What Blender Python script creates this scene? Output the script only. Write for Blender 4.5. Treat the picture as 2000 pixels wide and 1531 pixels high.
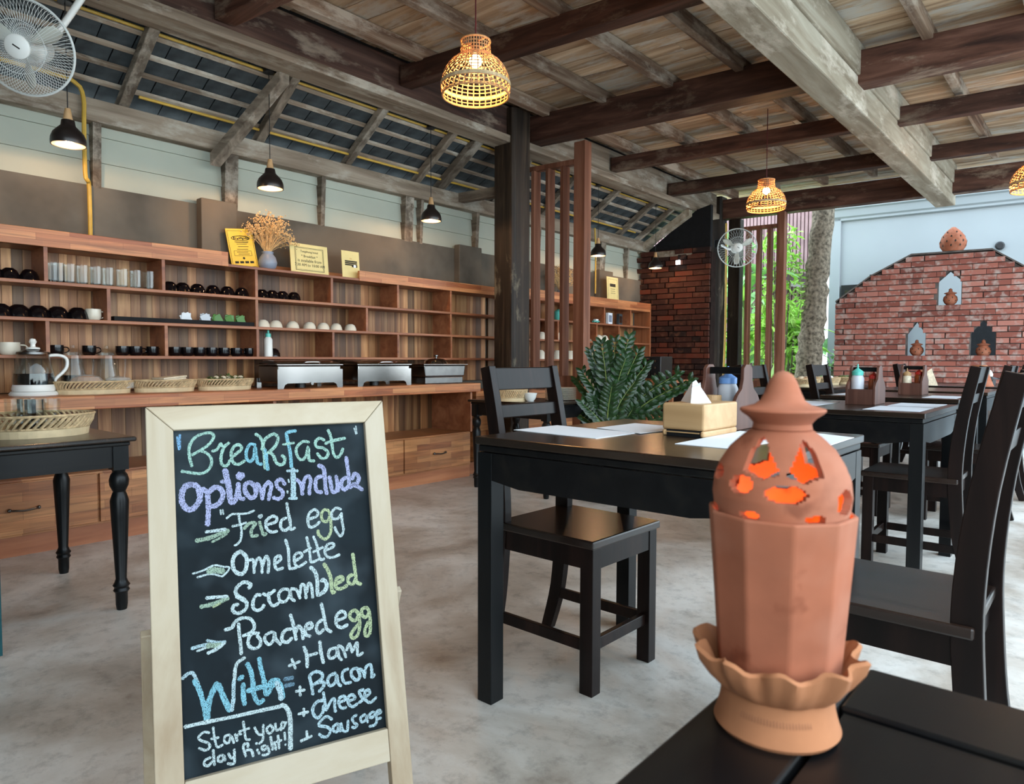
import bpy, bmesh, math, random
from mathutils import Vector, Matrix
from math import sin, cos, pi, atan2, sqrt, radians
random.seed(7)
for o in list(bpy.data.objects): bpy.data.objects.remove(o, do_unlink=True)
SC = bpy.context.scene
COL = SC.collection
# ---------------------------------------------------------------- camera
H = 0.96; FP = 1345.0; YAW, PITCH, ROLL, SK = 0.71513, -0.04537, 0.0028, 0.1163
FW = Vector((-sin(YAW)*cos(PITCH), cos(YAW)*cos(PITCH), sin(PITCH)))
_r = Vector((cos(YAW), sin(YAW), 0)); _u = _r.cross(FW)
RT = _r*cos(ROLL) + _u*sin(ROLL); UP = _u*cos(ROLL) - _r*sin(ROLL)
cam = bpy.data.cameras.new('camera'); camo = bpy.data.objects.new('camera', cam); COL.objects.link(camo)
cam.sensor_fit = 'HORIZONTAL'; cam.sensor_width = 36.0; cam.lens = FP/2000*36.0
cam.clip_start = 0.02; cam.clip_end = 200
m = Matrix((RT, UP, -FW)).transposed().to_4x4(); m.translation = Vector((0, 0, H)); camo.matrix_world = m
cam.dof.use_dof = True; cam.dof.focus_distance = 2.6; cam.dof.aperture_fstop = cam.lens/1.6
SC.camera = camo
def ray(x, y): return RT*((x-1000)/FP) - UP*((y-765.5)/FP) + FW
def at(x, y, **k):
    """a point of the place seen at pixel x,y on the plane X=, Y=, Z= or the cross plane C="""
    d = ray(x, y); o = Vector((0, 0, H)); (ax, v), = k.items()
    n = Vector({'X': (1, 0, 0), 'Y': (0, 1, 0), 'Z': (0, 0, 1), 'C': (-SK, 1, 0)}[ax])
    if ax == 'C': v = v + 4*SK
    return o + d*((v - o.dot(n))/d.dot(n))
def ppm(X, Y, Z=0.9): return FP/(Vector((X, Y, Z-H)).dot(FW))
# ---------------------------------------------------------------- world and exposure
W = bpy.data.worlds.new('sky'); SC.world = W; W.use_nodes = True
nt = W.node_tree; nt.nodes.clear()
out = nt.nodes.new('ShaderNodeOutputWorld'); bg = nt.nodes.new('ShaderNodeBackground')
tc = nt.nodes.new('ShaderNodeTexCoord'); sp = nt.nodes.new('ShaderNodeSeparateXYZ'); cr = nt.nodes.new('ShaderNodeValToRGB')
nt.links.new(tc.outputs['Generated'], sp.inputs[0]); nt.links.new(sp.outputs['Z'], cr.inputs[0])
cr.color_ramp.elements[0].position = 0.0; cr.color_ramp.elements[0].color = (0.82, 0.93, 0.98, 1)
cr.color_ramp.elements[1].position = 0.7; cr.color_ramp.elements[1].color = (0.62, 0.82, 1.0, 1)
nt.links.new(cr.outputs[0], bg.inputs[0]); bg.inputs[1].default_value = 4.4
nt.links.new(bg.outputs[0], out.inputs[0])
sun = bpy.data.lights.new('sun', 'SUN'); sun.energy = .6; sun.angle = radians(25); sun.color = (1, 0.97, 0.9)
suno = bpy.data.objects.new('sun', sun); COL.objects.link(suno); suno.rotation_euler = (radians(20), radians(30), 0)
VS = SC.view_settings; VS.view_transform = 'Standard'; VS.look = 'None'; VS.exposure = 0.30; VS.gamma = 1.0; VS.use_curve_mapping = False
# ---------------------------------------------------------------- materials
MATS = {}
def base(name, rough=.5, spec=.5, metal=0):
    m = bpy.data.materials.new(name); m.use_nodes = True; MATS[name] = m
    b = m.node_tree.nodes['Principled BSDF']
    b.inputs['Roughness'].default_value = rough; b.inputs['Specular IOR Level'].default_value = spec; b.inputs['Metallic'].default_value = metal
    return m, m.node_tree, b
def flat(name, c, rough=.5, spec=.5, metal=0, var=0.12, sc=18, bump=0):
    m, t, b = base(name, rough, spec, metal)
    tc = t.nodes.new('ShaderNodeTexCoord'); n = t.nodes.new('ShaderNodeTexNoise'); n.inputs['Scale'].default_value = sc; n.inputs['Detail'].default_value = 4
    r = t.nodes.new('ShaderNodeValToRGB'); e = r.color_ramp.elements
    e[0].position = .3; e[1].position = .7
    e[0].color = tuple(x*(1-var) for x in c)+(1,); e[1].color = tuple(min(1, x*(1+var)) for x in c)+(1,)
    t.links.new(tc.outputs['Object'], n.inputs[0]); t.links.new(n.outputs[0], r.inputs[0]); t.links.new(r.outputs[0], b.inputs['Base Color'])
    if bump:
        bp = t.nodes.new('ShaderNodeBump'); bp.inputs['Strength'].default_value = bump; bp.inputs['Distance'].default_value = .004
        t.links.new(n.outputs[0], bp.inputs['Height']); t.links.new(bp.outputs[0], b.inputs['Normal'])
    return m
def glow(name, c, s):
    m, t, b = base(name); b.inputs['Base Color'].default_value = c+(1,); b.inputs['Emission Color'].default_value = c+(1,); b.inputs['Emission Strength'].default_value = s
    return m
def glass(name, c=(.95, .97, .96), rough=.03, tint=.12):
    m, t, b = base(name, rough); t.nodes.remove(b)
    o = t.nodes['Material Output']; g = t.nodes.new('ShaderNodeBsdfGlossy'); g.inputs['Color'].default_value = (1, 1, 1, 1); g.inputs['Roughness'].default_value = rough
    tr = t.nodes.new('ShaderNodeBsdfTransparent'); tr.inputs['Color'].default_value = c+(1,); mx = t.nodes.new('ShaderNodeMixShader'); fr = t.nodes.new('ShaderNodeLayerWeight'); fr.inputs['Blend'].default_value = .35
    mr = t.nodes.new('ShaderNodeMapRange'); mr.inputs['To Min'].default_value = .012; mr.inputs['To Max'].default_value = .24; t.links.new(fr.outputs['Facing'], mr.inputs['Value'])
    t.links.new(mr.outputs[0], mx.inputs[0]); t.links.new(tr.outputs[0], mx.inputs[1]); t.links.new(g.outputs[0], mx.inputs[2]); t.links.new(mx.outputs[0], o.inputs[0])
    return m
def wood(name, cols, axis='Y', fine=70, rough=.5, spec=.4, rnd=.25, stain=None, stain_amt=.5, stretch=.06, bump=.25, coat=0):
    """grain stretched along one axis; every board (object) gets its own tone; optional pale or dark stains"""
    m, t, b = base(name, rough, spec); N = t.nodes.new; L = t.links.new
    tc = N('ShaderNodeTexCoord'); mp = N('ShaderNodeMapping'); oi = N('ShaderNodeObjectInfo')
    s = {'X': (stretch, 1, 1), 'Y': (1, stretch, 1), 'Z': (1, 1, stretch)}[axis]
    mp.inputs['Scale'].default_value = tuple(q*fine for q in s); L(tc.outputs['Object'], mp.inputs[0])
    mu = N('ShaderNodeMath'); mu.operation = 'MULTIPLY'; mu.inputs[1].default_value = 37; L(oi.outputs['Random'], mu.inputs[0])
    cb = N('ShaderNodeCombineXYZ'); L(mu.outputs[0], cb.inputs[0]); L(mu.outputs[0], cb.inputs[1]); L(mu.outputs[0], cb.inputs[2]); L(cb.outputs[0], mp.inputs['Location'])
    n1 = N('ShaderNodeTexNoise'); n1.inputs['Scale'].default_value = .25; n1.inputs['Detail'].default_value = 6; n1.inputs['Roughness'].default_value = .6; n1.inputs['Distortion'].default_value = .6; L(mp.outputs[0], n1.inputs[0])
    r = N('ShaderNodeValToRGB'); k = len(cols)
    while len(r.color_ramp.elements) < k: r.color_ramp.elements.new(.5)
    for i, c in enumerate(cols): r.color_ramp.elements[i].position = .30+.40*i/(k-1); r.color_ramp.elements[i].color = tuple(c)+(1,)
    L(n1.outputs[0], r.inputs[0]); colr = r.outputs[0]
    if stain:
        n2 = N('ShaderNodeTexNoise'); n2.inputs['Scale'].default_value = 5.0; n2.inputs['Detail'].default_value = 7; n2.inputs['Roughness'].default_value = .7
        m2 = N('ShaderNodeMapping'); m2.inputs['Scale'].default_value = tuple(1 if q == 1 else .35 for q in s); L(tc.outputs['Object'], m2.inputs[0]); L(cb.outputs[0], m2.inputs['Location']); L(m2.outputs[0], n2.inputs[0])
        r2 = N('ShaderNodeValToRGB'); r2.color_ramp.elements[0].position = .60-.18*stain_amt; r2.color_ramp.elements[1].position = .72-.18*stain_amt; r2.color_ramp.elements[0].color = (0, 0, 0, 1); r2.color_ramp.elements[1].color = (.85,)*3+(1,)
        L(n2.outputs[0], r2.inputs[0]); mx = N('ShaderNodeMixRGB'); L(r2.outputs[0], mx.inputs[0]); L(colr, mx.inputs[1]); mx.inputs[2].default_value = tuple(stain)+(1,); colr = mx.outputs[0]
    hs = N('ShaderNodeHueSaturation'); L(colr, hs.inputs['Color'])
    mr = N('ShaderNodeMapRange'); mr.inputs['To Min'].default_value = 1-rnd; mr.inputs['To Max'].default_value = 1+rnd*1.1; L(oi.outputs['Random'], mr.inputs['Value']); L(mr.outputs[0], hs.inputs['Value'])
    L(hs.outputs[0], b.inputs['Base Color'])
    bp = N('ShaderNodeBump'); bp.inputs['Strength'].default_value = bump; bp.inputs['Distance'].default_value = .003; L(n1.outputs[0], bp.inputs['Height']); L(bp.outputs[0], b.inputs['Normal'])
    if coat: b.inputs['Coat Weight'].default_value = coat; b.inputs['Coat Roughness'].default_value = .12
    return m
def block(name, c1, c2, c3, bw=.42, bh=.036, rough=.4, plane='YZ'):
    """finger-jointed strip wood: staves of several tones in one glued board, with grain"""
    m, t, b = base(name, rough, .45); N = t.nodes.new; L = t.links.new
    tc = N('ShaderNodeTexCoord'); sx = N('ShaderNodeSeparateXYZ'); cb = N('ShaderNodeCombineXYZ'); L(tc.outputs['Object'], sx.inputs[0])
    L(sx.outputs[plane[0]], cb.inputs[0]); L(sx.outputs[plane[1]], cb.inputs[1])
    cols = []
    for i, (ca, cc, off) in enumerate(((c1, c2, .37), (c1, c3, .61))):
        bt = N('ShaderNodeTexBrick'); bt.inputs['Scale'].default_value = 1; bt.inputs['Brick Width'].default_value = bw*(1+.35*i); bt.inputs['Row Height'].default_value = bh; bt.inputs['Mortar Size'].default_value = 0.0006
        bt.offset = off; bt.inputs['Color1'].default_value = ca+(1,); bt.inputs['Color2'].default_value = cc+(1,); bt.inputs['Mortar'].default_value = tuple(x*.4 for x in c1)+(1,); L(cb.outputs[0], bt.inputs[0]); cols.append(bt)
    mx = N('ShaderNodeMixRGB'); mx.inputs[0].default_value = .35; L(cols[0].outputs[0], mx.inputs[1]); L(cols[1].outputs[0], mx.inputs[2])
    mp = N('ShaderNodeMapping'); mp.inputs['Scale'].default_value = (3, 45, 1); L(cb.outputs[0], mp.inputs[0])
    n = N('ShaderNodeTexNoise'); n.inputs['Scale'].default_value = 1; n.inputs['Detail'].default_value = 5; n.inputs['Distortion'].default_value = .8; L(mp.outputs[0], n.inputs[0])
    m2 = N('ShaderNodeMixRGB'); m2.blend_type = 'OVERLAY'; m2.inputs[0].default_value = .75; L(mx.outputs[0], m2.inputs[1]); L(n.outputs[0], m2.inputs[2])
    L(m2.outputs[0], b.inputs['Base Color'])
    return m
# old brown timber, lime-washed timber, planks
wood('timber_dark', [(.022, .008, .005), (.070, .028, .017), (.135, .062, .042)], 'X', 60, .6, .3, .45, (.24, .17, .12), .3)
wood('timber_dark_y', [(.022, .010, .007), (.065, .030, .020), (.13, .068, .048)], 'Y', 60, .65, .3, .3, (.30, .23, .17), .22)
wood('timber_pale', [(.13, .09, .06), (.26, .20, .145), (.40, .33, .25)], 'Y', 60, .7, .25, .15, (.5, .45, .37), .5)
wood('timber_lime', [(.20, .155, .105), (.33, .275, .20), (.43, .38, .295)], 'Y', 46, .7, .25, .08, (.60, .52, .42), .5, stretch=.09)
wood('rafter_wood', [(.07, .05, .035), (.15, .12, .09), (.26, .21, .16)], 'X', 60, .75, .2, .25, (.42, .37, .3), .5)
wood('joist_wood', [(.07, .036, .022), (.17, .105, .068), (.30, .22, .155)], 'Y', 60, .7, .25, .35, (.40, .33, .26), .6)
wood('plank_wood', [(.22, .13, .075), (.46, .31, .19), (.66, .50, .34)], 'X', 50, .75, .2, .20, (.52, .47, .40), .6, stretch=.05)
wood('post_old', [(.006, .004, .003), (.020, .012, .007), (.05, .032, .020)], 'Z', 90, .55, .35, .2, (.20, .165, .11), .05)
wood('post_brown', [(.10, .032, .016), (.20, .075, .040), (.32, .145, .09)], 'Z', 50, .55, .35, .12, None)
wood('slat_back', [(.095, .034, .012), (.24, .10, .036), (.50, .27, .115)], 'Z', 50, .45, .4, .62, None, stretch=.05)
wood('shelf_wood', [(.17, .05, .020), (.29, .10, .042), (.42, .17, .075)], 'Y', 40, .42, .45, .15, None)
wood('black_wood', [(.002, .002, .0025), (.004, .004, .0045), (.009, .008, .007)], 'Y', 60, .32, .24, .1, None, bump=.12)
wood('black_wood_z', [(.002, .0025, .003), (.004, .0045, .005), (.008, .008, .008)], 'Z', 60, .32, .24, .1, None, bump=.1)
wood('table_top', [(.006, .004, .003), (.014, .008, .005), (.034, .018, .010)], 'X', 60, .24, .55, .1, None, bump=.06)
wood('chair_wood', [(.002, .001, .0008), (.006, .0026, .002), (.016, .007, .005)], 'Z', 60, .36, .22, .15, None, bump=.1)
wood('chair_seat', [(.005, .003, .002), (.013, .007, .005), (.03, .016, .011)], 'X', 50, .26, .5, .1, None, bump=.12)
wood('pine', [(.27, .19, .115), (.38, .305, .21), (.43, .36, .27)], 'Y', 26, .55, .3, .05, None, stretch=.10, bump=.05)
wood('pine_z', [(.27, .19, .115), (.38, .305, .21), (.43, .36, .27)], 'Z', 26, .55, .3, .05, None, stretch=.10, bump=.05)
wood('bamboo', [(.40, .23, .10), (.50, .30, .14), (.58, .37, .19)], 'X', 40, .45, .4, .05, None, bump=.05)
wood('caddy_wood', [(.05, .018, .012), (.09, .035, .023), (.15, .065, .045)], 'Z', 50, .45, .4, .15, None)
wood('orange_wood', [(.20, .065, .025), (.33, .12, .05), (.45, .19, .09)], 'Z', 50, .45, .4, .1, None)
block('strip_wood', (.36, .105, .035), (.70, .31, .12), (.17, .042, .015))
block('strip_wood_drawer', (.26, .085, .03), (.62, .29, .11), (.10, .028, .011), .36, .045)
flat('grey_plaster', (.125, .112, .092), .85, .2, 0, .42, 2.2, .1)
flat('panel_paint', (.40, .42, .35), .7, .3, 0, .05, 3)
flat('slate', (.045, .053, .056), .8, .2, 0, .45, 9, .3)
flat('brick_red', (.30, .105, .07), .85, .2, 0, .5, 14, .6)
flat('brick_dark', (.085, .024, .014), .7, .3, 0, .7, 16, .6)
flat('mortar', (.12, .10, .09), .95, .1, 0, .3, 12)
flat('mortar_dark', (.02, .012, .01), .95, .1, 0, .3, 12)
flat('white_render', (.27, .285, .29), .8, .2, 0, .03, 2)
flat('yellow_pipe', (.55, .34, .05), .45, .4, 0, .1)
flat('black_paint', (.010, .010, .011), .35, .5, 0, .1)
flat('black_gloss', (.004, .003, .004), .12, .5, 0, .1)
flat('black_matte', (.012, .012, .013), .8, .2, 0, .2)
flat('white_plastic', (.80, .80, .76), .35, .5, 0, .02)
flat('cream_ceramic', (.72, .66, .54), .25, .5, 0, .03)
flat('fan_grey', (.62, .64, .62), .35, .5, 0, .03)
flat('rattan', (.50, .25, .10), .7, .3, 0, .25, 60)
flat('wicker', (.50, .36, .20), .7, .3, 0, .3, 50, .3)
flat('wicker_pale', (.62, .48, .29), .6, .3, 0, .12, 20)
flat('terracotta', (.32, .104, .054), .85, .2, 0, .16, 26, .15)
flat('terracotta_light', (.37, .148, .066), .85, .25, 0, .12, 30, .2)
flat('clay_mark', (.22, .09, .05), .9, .2)
flat('paper', (.80, .82, .85), .7, .3, 0, .01)
flat('paper_grey', (.62, .65, .70), .7, .3, 0, .01)
flat('yellow_card', (.78, .49, .05), .5, .4, 0, .05)
flat('cream_card', (.72, .60, .26), .45, .4, 0, .04)
flat('ink', (.02, .018, .012), .7, .3, 0, .1)
flat('chrome', (.30, .29, .28), .16, .5, 1, .02)
flat('steel', (.17, .165, .16), .25, .5, 1, .1)
flat('slate_board', (.0035, .0075, .010), .7, .15, 0, .45, 9)
flat('leaf_dark', (.010, .040, .008), .30, .5, 0, .5, 30)
flat('leaf_bright', (.42, .72, .13), .5, .4, 0, .4, 5)
flat('leaf_mid', (.26, .50, .18), .5, .4, 0, .5, 5)
flat('stem_green', (.16, .22, .06), .5, .4)
flat('dried', (.62, .42, .20), .8, .2, 0, .3, 40)
flat('vase_blue', (.22, .26, .33), .4, .5, 0, .1)
flat('bark', (.19, .155, .115), .95, .1, 0, .65, 26, 1.0)
flat('cladding', (.30, .19, .19), .8, .2, 0, .15, 6)
flat('ground', (.58, .62, .62), .8, .2, 0, .15, 3)
flat('bread', (.50, .20, .04), .5, .4, 0, .4, 30)
flat('cream_food', (.70, .60, .44), .6, .3, 0, .2, 60)
flat('green_food', (.10, .13, .04), .6, .3, 0, .5, 60)
flat('teal', (.10, .50, .42), .35, .5, 0, .05)
flat('blue_cap', (.16, .33, .68), .35, .5, 0, .05)
flat('red_cap', (.60, .03, .02), .35, .5, 0, .05)
flat('sauce', (.30, .06, .01), .3, .5, 0, .1)
flat('green_sachet', (.06, .20, .02), .35, .5, 0, .2)
flat('coffee', (.004, .003, .004), .08, .6, 0, .1)
flat('flame_clay', (.75, .20, .06), .8, .2, 0, .1)
flat('teal_board', (.006, .055, .065), .6, .3, 0, .2)
glass('clear_glass'); flat('frosted', (.55, .56, .60), .4, .4, 0, .04)
m_, t_, b_ = base('cling', .12); b_.inputs['Base Color'].default_value = (.7, .7, .66, 1); b_.inputs['Alpha'].default_value = .35
glow('bulb_warm', (1.0, .72, .36), 28); glow('bulb_small', (1.0, .66, .30), 14); glow('flame', (1.0, .55, .15), 30); glow('led', (.9, .95, 1), 4)
for nm, c in (('chalk_green', (.50, .78, .66)), ('chalk_cyan', (.32, .68, .80)), ('chalk_yellow', (.62, .72, .42)), ('chalk_purple', (.56, .58, .86)), ('chalk_white', (.74, .88, .88)), ('chalk_pale', (.60, .80, .86)), ('chalk_blue', (.28, .55, .85)), ('chalk_olive', (.46, .60, .46)), ('chalk_dull', (.20, .33, .42))):
    m_, t_, b_ = base(nm, .95, .1); N = t_.nodes.new; L = t_.links.new
    tc = N('ShaderNodeTexCoord'); n = N('ShaderNodeTexNoise'); n.inputs['Scale'].default_value = 620; n.inputs['Detail'].default_value = 3
    n2 = N('ShaderNodeTexNoise'); n2.inputs['Scale'].default_value = 60; r = N('ShaderNodeValToRGB'); r.color_ramp.elements[0].position = .36; r.color_ramp.elements[1].position = .52; r.color_ramp.elements[0].color = (.12,)*3+(1,)
    L(tc.outputs['Object'], n.inputs[0]); L(n.outputs[0], r.inputs[0]); L(r.outputs[0], b_.inputs['Alpha'])
    L(tc.outputs['Object'], n2.inputs[0]); mx = N('ShaderNodeMixRGB'); mx.inputs[1].default_value = tuple(x*.40 for x in c)+(1,); mx.inputs[2].default_value = tuple(x*.62 for x in c)+(1,); L(n2.outputs[0], mx.inputs[0]); L(mx.outputs[0], b_.inputs['Base Color'])
# polished concrete floor
m_, t_, b_ = base('concrete', .36, .5); N = t_.nodes.new; L = t_.links.new
tc = N('ShaderNodeTexCoord'); n = N('ShaderNodeTexNoise'); n.inputs['Scale'].default_value = 1.3; n.inputs['Detail'].default_value = 9; n.inputs['Roughness'].default_value = .62; n.inputs['Distortion'].default_value = .5
r = N('ShaderNodeValToRGB'); e = r.color_ramp.elements; e[0].position = .30; e[0].color = (.19, .14, .10, 1); e[1].position = .62; e[1].color = (.72, .69, .64, 1)
e3 = e.new(.45); e3.color = (.45, .395, .335, 1)
n2 = N('ShaderNodeTexNoise'); n2.inputs['Scale'].default_value = 14; n2.inputs['Detail'].default_value = 8; n2.inputs['Roughness'].default_value = .75
r2 = N('ShaderNodeValToRGB'); r2.color_ramp.elements[0].position = .33; r2.color_ramp.elements[0].color = (.45,)*3+(1,); r2.color_ramp.elements[1].position = .5
mx = N('ShaderNodeMixRGB'); mx.blend_type = 'MULTIPLY'; mx.inputs[0].default_value = .6
L(tc.outputs['Object'], n.inputs[0]); L(tc.outputs['Object'], n2.inputs[0]); L(n.outputs[0], r.inputs[0]); L(n2.outputs[0], r2.inputs[0]); L(r.outputs[0], mx.inputs[1]); L(r2.outputs[0], mx.inputs[2]); L(mx.outputs[0], b_.inputs['Base Color'])
mr = N('ShaderNodeMapRange'); mr.inputs['To Min'].default_value = .22; mr.inputs['To Max'].default_value = .5; L(n.outputs[0], mr.inputs['Value']); L(mr.outputs[0], b_.inputs['Roughness'])
# bricks vary one from another
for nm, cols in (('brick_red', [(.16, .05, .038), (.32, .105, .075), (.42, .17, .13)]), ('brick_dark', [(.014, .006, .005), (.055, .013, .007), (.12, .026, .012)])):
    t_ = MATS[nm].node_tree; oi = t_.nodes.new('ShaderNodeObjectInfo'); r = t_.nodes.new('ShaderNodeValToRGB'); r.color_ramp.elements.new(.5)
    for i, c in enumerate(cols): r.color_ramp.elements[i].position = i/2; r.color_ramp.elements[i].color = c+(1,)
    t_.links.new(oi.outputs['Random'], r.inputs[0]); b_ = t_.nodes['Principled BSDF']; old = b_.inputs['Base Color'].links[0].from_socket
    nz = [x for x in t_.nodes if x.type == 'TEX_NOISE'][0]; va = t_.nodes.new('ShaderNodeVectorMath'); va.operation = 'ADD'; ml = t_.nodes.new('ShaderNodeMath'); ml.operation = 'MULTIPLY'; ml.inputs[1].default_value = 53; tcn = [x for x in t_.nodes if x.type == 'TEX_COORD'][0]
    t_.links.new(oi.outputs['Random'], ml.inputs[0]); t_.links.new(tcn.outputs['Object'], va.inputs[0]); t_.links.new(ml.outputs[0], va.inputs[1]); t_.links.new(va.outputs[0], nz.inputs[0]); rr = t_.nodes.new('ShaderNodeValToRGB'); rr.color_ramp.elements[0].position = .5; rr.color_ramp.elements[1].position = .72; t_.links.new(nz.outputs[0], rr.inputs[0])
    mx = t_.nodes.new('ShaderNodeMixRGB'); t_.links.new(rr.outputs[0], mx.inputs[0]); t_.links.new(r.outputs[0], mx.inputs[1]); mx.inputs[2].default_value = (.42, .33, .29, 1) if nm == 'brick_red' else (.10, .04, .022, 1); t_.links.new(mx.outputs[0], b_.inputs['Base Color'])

# clay stains and chalk smudges
def blotch(nm, col, sc, p0, p1, amt=1):
    t = MATS[nm].node_tree; b = t.nodes['Principled BSDF']; old = b.inputs['Base Color'].links[0].from_socket; tc = t.nodes.new('ShaderNodeTexCoord'); n = t.nodes.new('ShaderNodeTexNoise'); n.inputs['Scale'].default_value = sc; n.inputs['Detail'].default_value = 3
    r = t.nodes.new('ShaderNodeValToRGB'); r.color_ramp.elements[0].position = p0; r.color_ramp.elements[1].position = p1; r.color_ramp.elements[1].color = (amt,)*3+(1,)
    mx = t.nodes.new('ShaderNodeMixRGB'); mx.inputs[2].default_value = col+(1,); t.links.new(tc.outputs['Object'], n.inputs[0]); t.links.new(n.outputs[0], r.inputs[0]); t.links.new(r.outputs[0], mx.inputs[0]); t.links.new(old, mx.inputs[1]); t.links.new(mx.outputs[0], b.inputs['Base Color'])
blotch('terracotta', (.17, .045, .02), 42, .60, .70, .75); blotch('terracotta', (.38, .16, .10), 17, .48, .62, .5); blotch('slate_board', (.030, .042, .050), 7, .50, .72, .8); blotch('grey_plaster', (.17, .125, .085), 1.1, .45, .62, .8)
# ---------------------------------------------------------------- mesh helpers
class M:
    def __init__(s): s.v = []; s.f = []
    def add(s, vs, fs): k = len(s.v); s.v += [tuple(v) for v in vs]; s.f += [tuple(i+k for i in f) for f in fs]; return s
    def box(s, x0, y0, z0, x1, y1, z1):
        x0, x1 = min(x0, x1), max(x0, x1); y0, y1 = min(y0, y1), max(y0, y1); z0, z1 = min(z0, z1), max(z0, z1)
        return s.add([(x0, y0, z0), (x1, y0, z0), (x1, y1, z0), (x0, y1, z0), (x0, y0, z1), (x1, y0, z1), (x1, y1, z1), (x0, y1, z1)],
            [(3, 2, 1, 0), (4, 5, 6, 7), (0, 1, 5, 4), (1, 2, 6, 5), (2, 3, 7, 6), (3, 0, 4, 7)])
    def hexa(s, p): return s.add(p, [(3, 2, 1, 0), (4, 5, 6, 7), (0, 1, 5, 4), (1, 2, 6, 5), (2, 3, 7, 6), (3, 0, 4, 7)])
    def xbox(s, x0, x1, yc, w, z0, z1, sk=SK):   # beam along the cross direction, yc at X=-4
        f = lambda x: yc+(x+4)*sk
        return s.hexa([(x0, f(x0), z0), (x1, f(x1), z0), (x1, f(x1)+w, z0), (x0, f(x0)+w, z0), (x0, f(x0), z1), (x1, f(x1), z1), (x1, f(x1)+w, z1), (x0, f(x0)+w, z1)])
    def prism(s, pts, axis, a, b):   # polygon extruded along an axis; pts in the other two axes (in order)
        n = len(pts); mk = {'X': lambda p, t: (t, p[0], p[1]), 'Y': lambda p, t: (p[0], t, p[1]), 'Z': lambda p, t: (p[0], p[1], t)}[axis]
        return s.add([mk(p, a) for p in pts]+[mk(p, b) for p in pts], [tuple(range(n-1, -1, -1)), tuple(range(n, 2*n))]+[(i, (i+1) % n, (i+1) % n+n, i+n) for i in range(n)])
    def ribbon(s, pts, w, axis, a, b):   # thick polyline (2D) extruded along axis
        L, R = [], []
        for i, p in enumerate(pts):
            q0 = pts[max(i-1, 0)]; q1 = pts[min(i+1, len(pts)-1)]; d = Vector((q1[0]-q0[0], q1[1]-q0[1])).normalized(); ww = w[i] if isinstance(w, (list, tuple)) else w
            L.append((p[0]-d.y*ww/2, p[1]+d.x*ww/2)); R.append((p[0]+d.y*ww/2, p[1]-d.x*ww/2))
        n = len(pts); mk = {'X': lambda p, t: (t, p[0], p[1]), 'Y': lambda p, t: (p[0], t, p[1]), 'Z': lambda p, t: (p[0], p[1], t)}[axis]
        vs = [mk(p, a) for p in L+R]+[mk(p, b) for p in L+R]; fs = []
        for i in range(n-1):
            fs += [(i, i+1, n+i+1, n+i), (2*n+i, 3*n+i, 3*n+i+1, 2*n+i+1), (i, 2*n+i, 2*n+i+1, i+1), (n+i, n+i+1, 3*n+i+1, 3*n+i)]
        fs += [(0, n, 3*n, 2*n), (n-1, 3*n-1, 4*n-1, 2*n-1)]
        return s.add(vs, fs)
    def lathe(s, prof, seg=24, c=(0, 0, 0), sx=1, sy=1, closed=False):
        k = len(prof); vs = []; fs = []
        for j in range(seg):
            a = 2*pi*j/seg
            for r_, z in prof: vs.append((c[0]+r_*cos(a)*sx, c[1]+r_*sin(a)*sy, c[2]+z))
        for j in range(seg):
            j2 = (j+1) % seg
            for i in range(k-1+(1 if closed else 0)):
                i2 = (i+1) % k; fs.append((j*k+i, j2*k+i, j2*k+i2, j*k+i2))
        if not closed:
            if prof[0][0] > 1e-5: fs.append(tuple(j*k for j in range(seg))[::-1])
            if prof[-1][0] > 1e-5: fs.append(tuple(j*k+k-1 for j in range(seg)))
        return s.add(vs, fs)
    def shell(s, prof, th, seg=24, c=(0, 0, 0), sx=1, sy=1):   # open vessel of thickness th
        inner = [(max(r_-th, 0.0005), z+(th if i == 0 else 0)) for i, (r_, z) in enumerate(prof)]
        return s.lathe([(0.0005, prof[0][1])]+list(prof)+inner[::-1]+[(0.0005, prof[0][1]+th)], seg, c, sx, sy)
    def tube(s, pts, r_, seg=8, closed=False):
        pts = [Vector(p) for p in pts]; n = len(pts); vs = []; fs = []; up = None
        for i, p in enumerate(pts):
            if closed: d = pts[(i+1) % n]-pts[i-1]
            else: d = pts[min(i+1, n-1)]-pts[max(i-1, 0)]
            d.normalize()
            if up is None: up = Vector((0, 0, 1)) if abs(d.z) < .9 else Vector((1, 0, 0))
            a = d.cross(up)
            if a.length < 1e-5: a = d.cross(Vector((1, .3, 0)))
            a.normalize(); b = a.cross(d); up = b
            rr = r_[i] if isinstance(r_, (list, tuple)) else r_
            for j in range(seg): t = 2*pi*j/seg; vs.append(p+a*cos(t)*rr+b*sin(t)*rr)
        for i in range(n if closed else n-1):
            i2 = (i+1) % n
            for j in range(seg): j2 = (j+1) % seg; fs.append((i*seg+j, i*seg+j2, i2*seg+j2, i2*seg+j))
        if not closed: fs += [tuple(range(seg))[::-1], tuple((n-1)*seg+j for j in range(seg))]
        return s.add(vs, fs)
    def ball(s, c, r_, seg=12, rings=8, sz=1):
        return s.lathe([(max(r_*sin(pi*i/rings), .0003), -r_*sz*cos(pi*i/rings)) for i in range(rings+1)], seg, c)
    def move(s, d): s.v = [(x+d[0], y+d[1], z+d[2]) for x, y, z in s.v]; return s
    def xf(s, m): s.v = [tuple(m @ Vector(v)) for v in s.v]; return s
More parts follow.
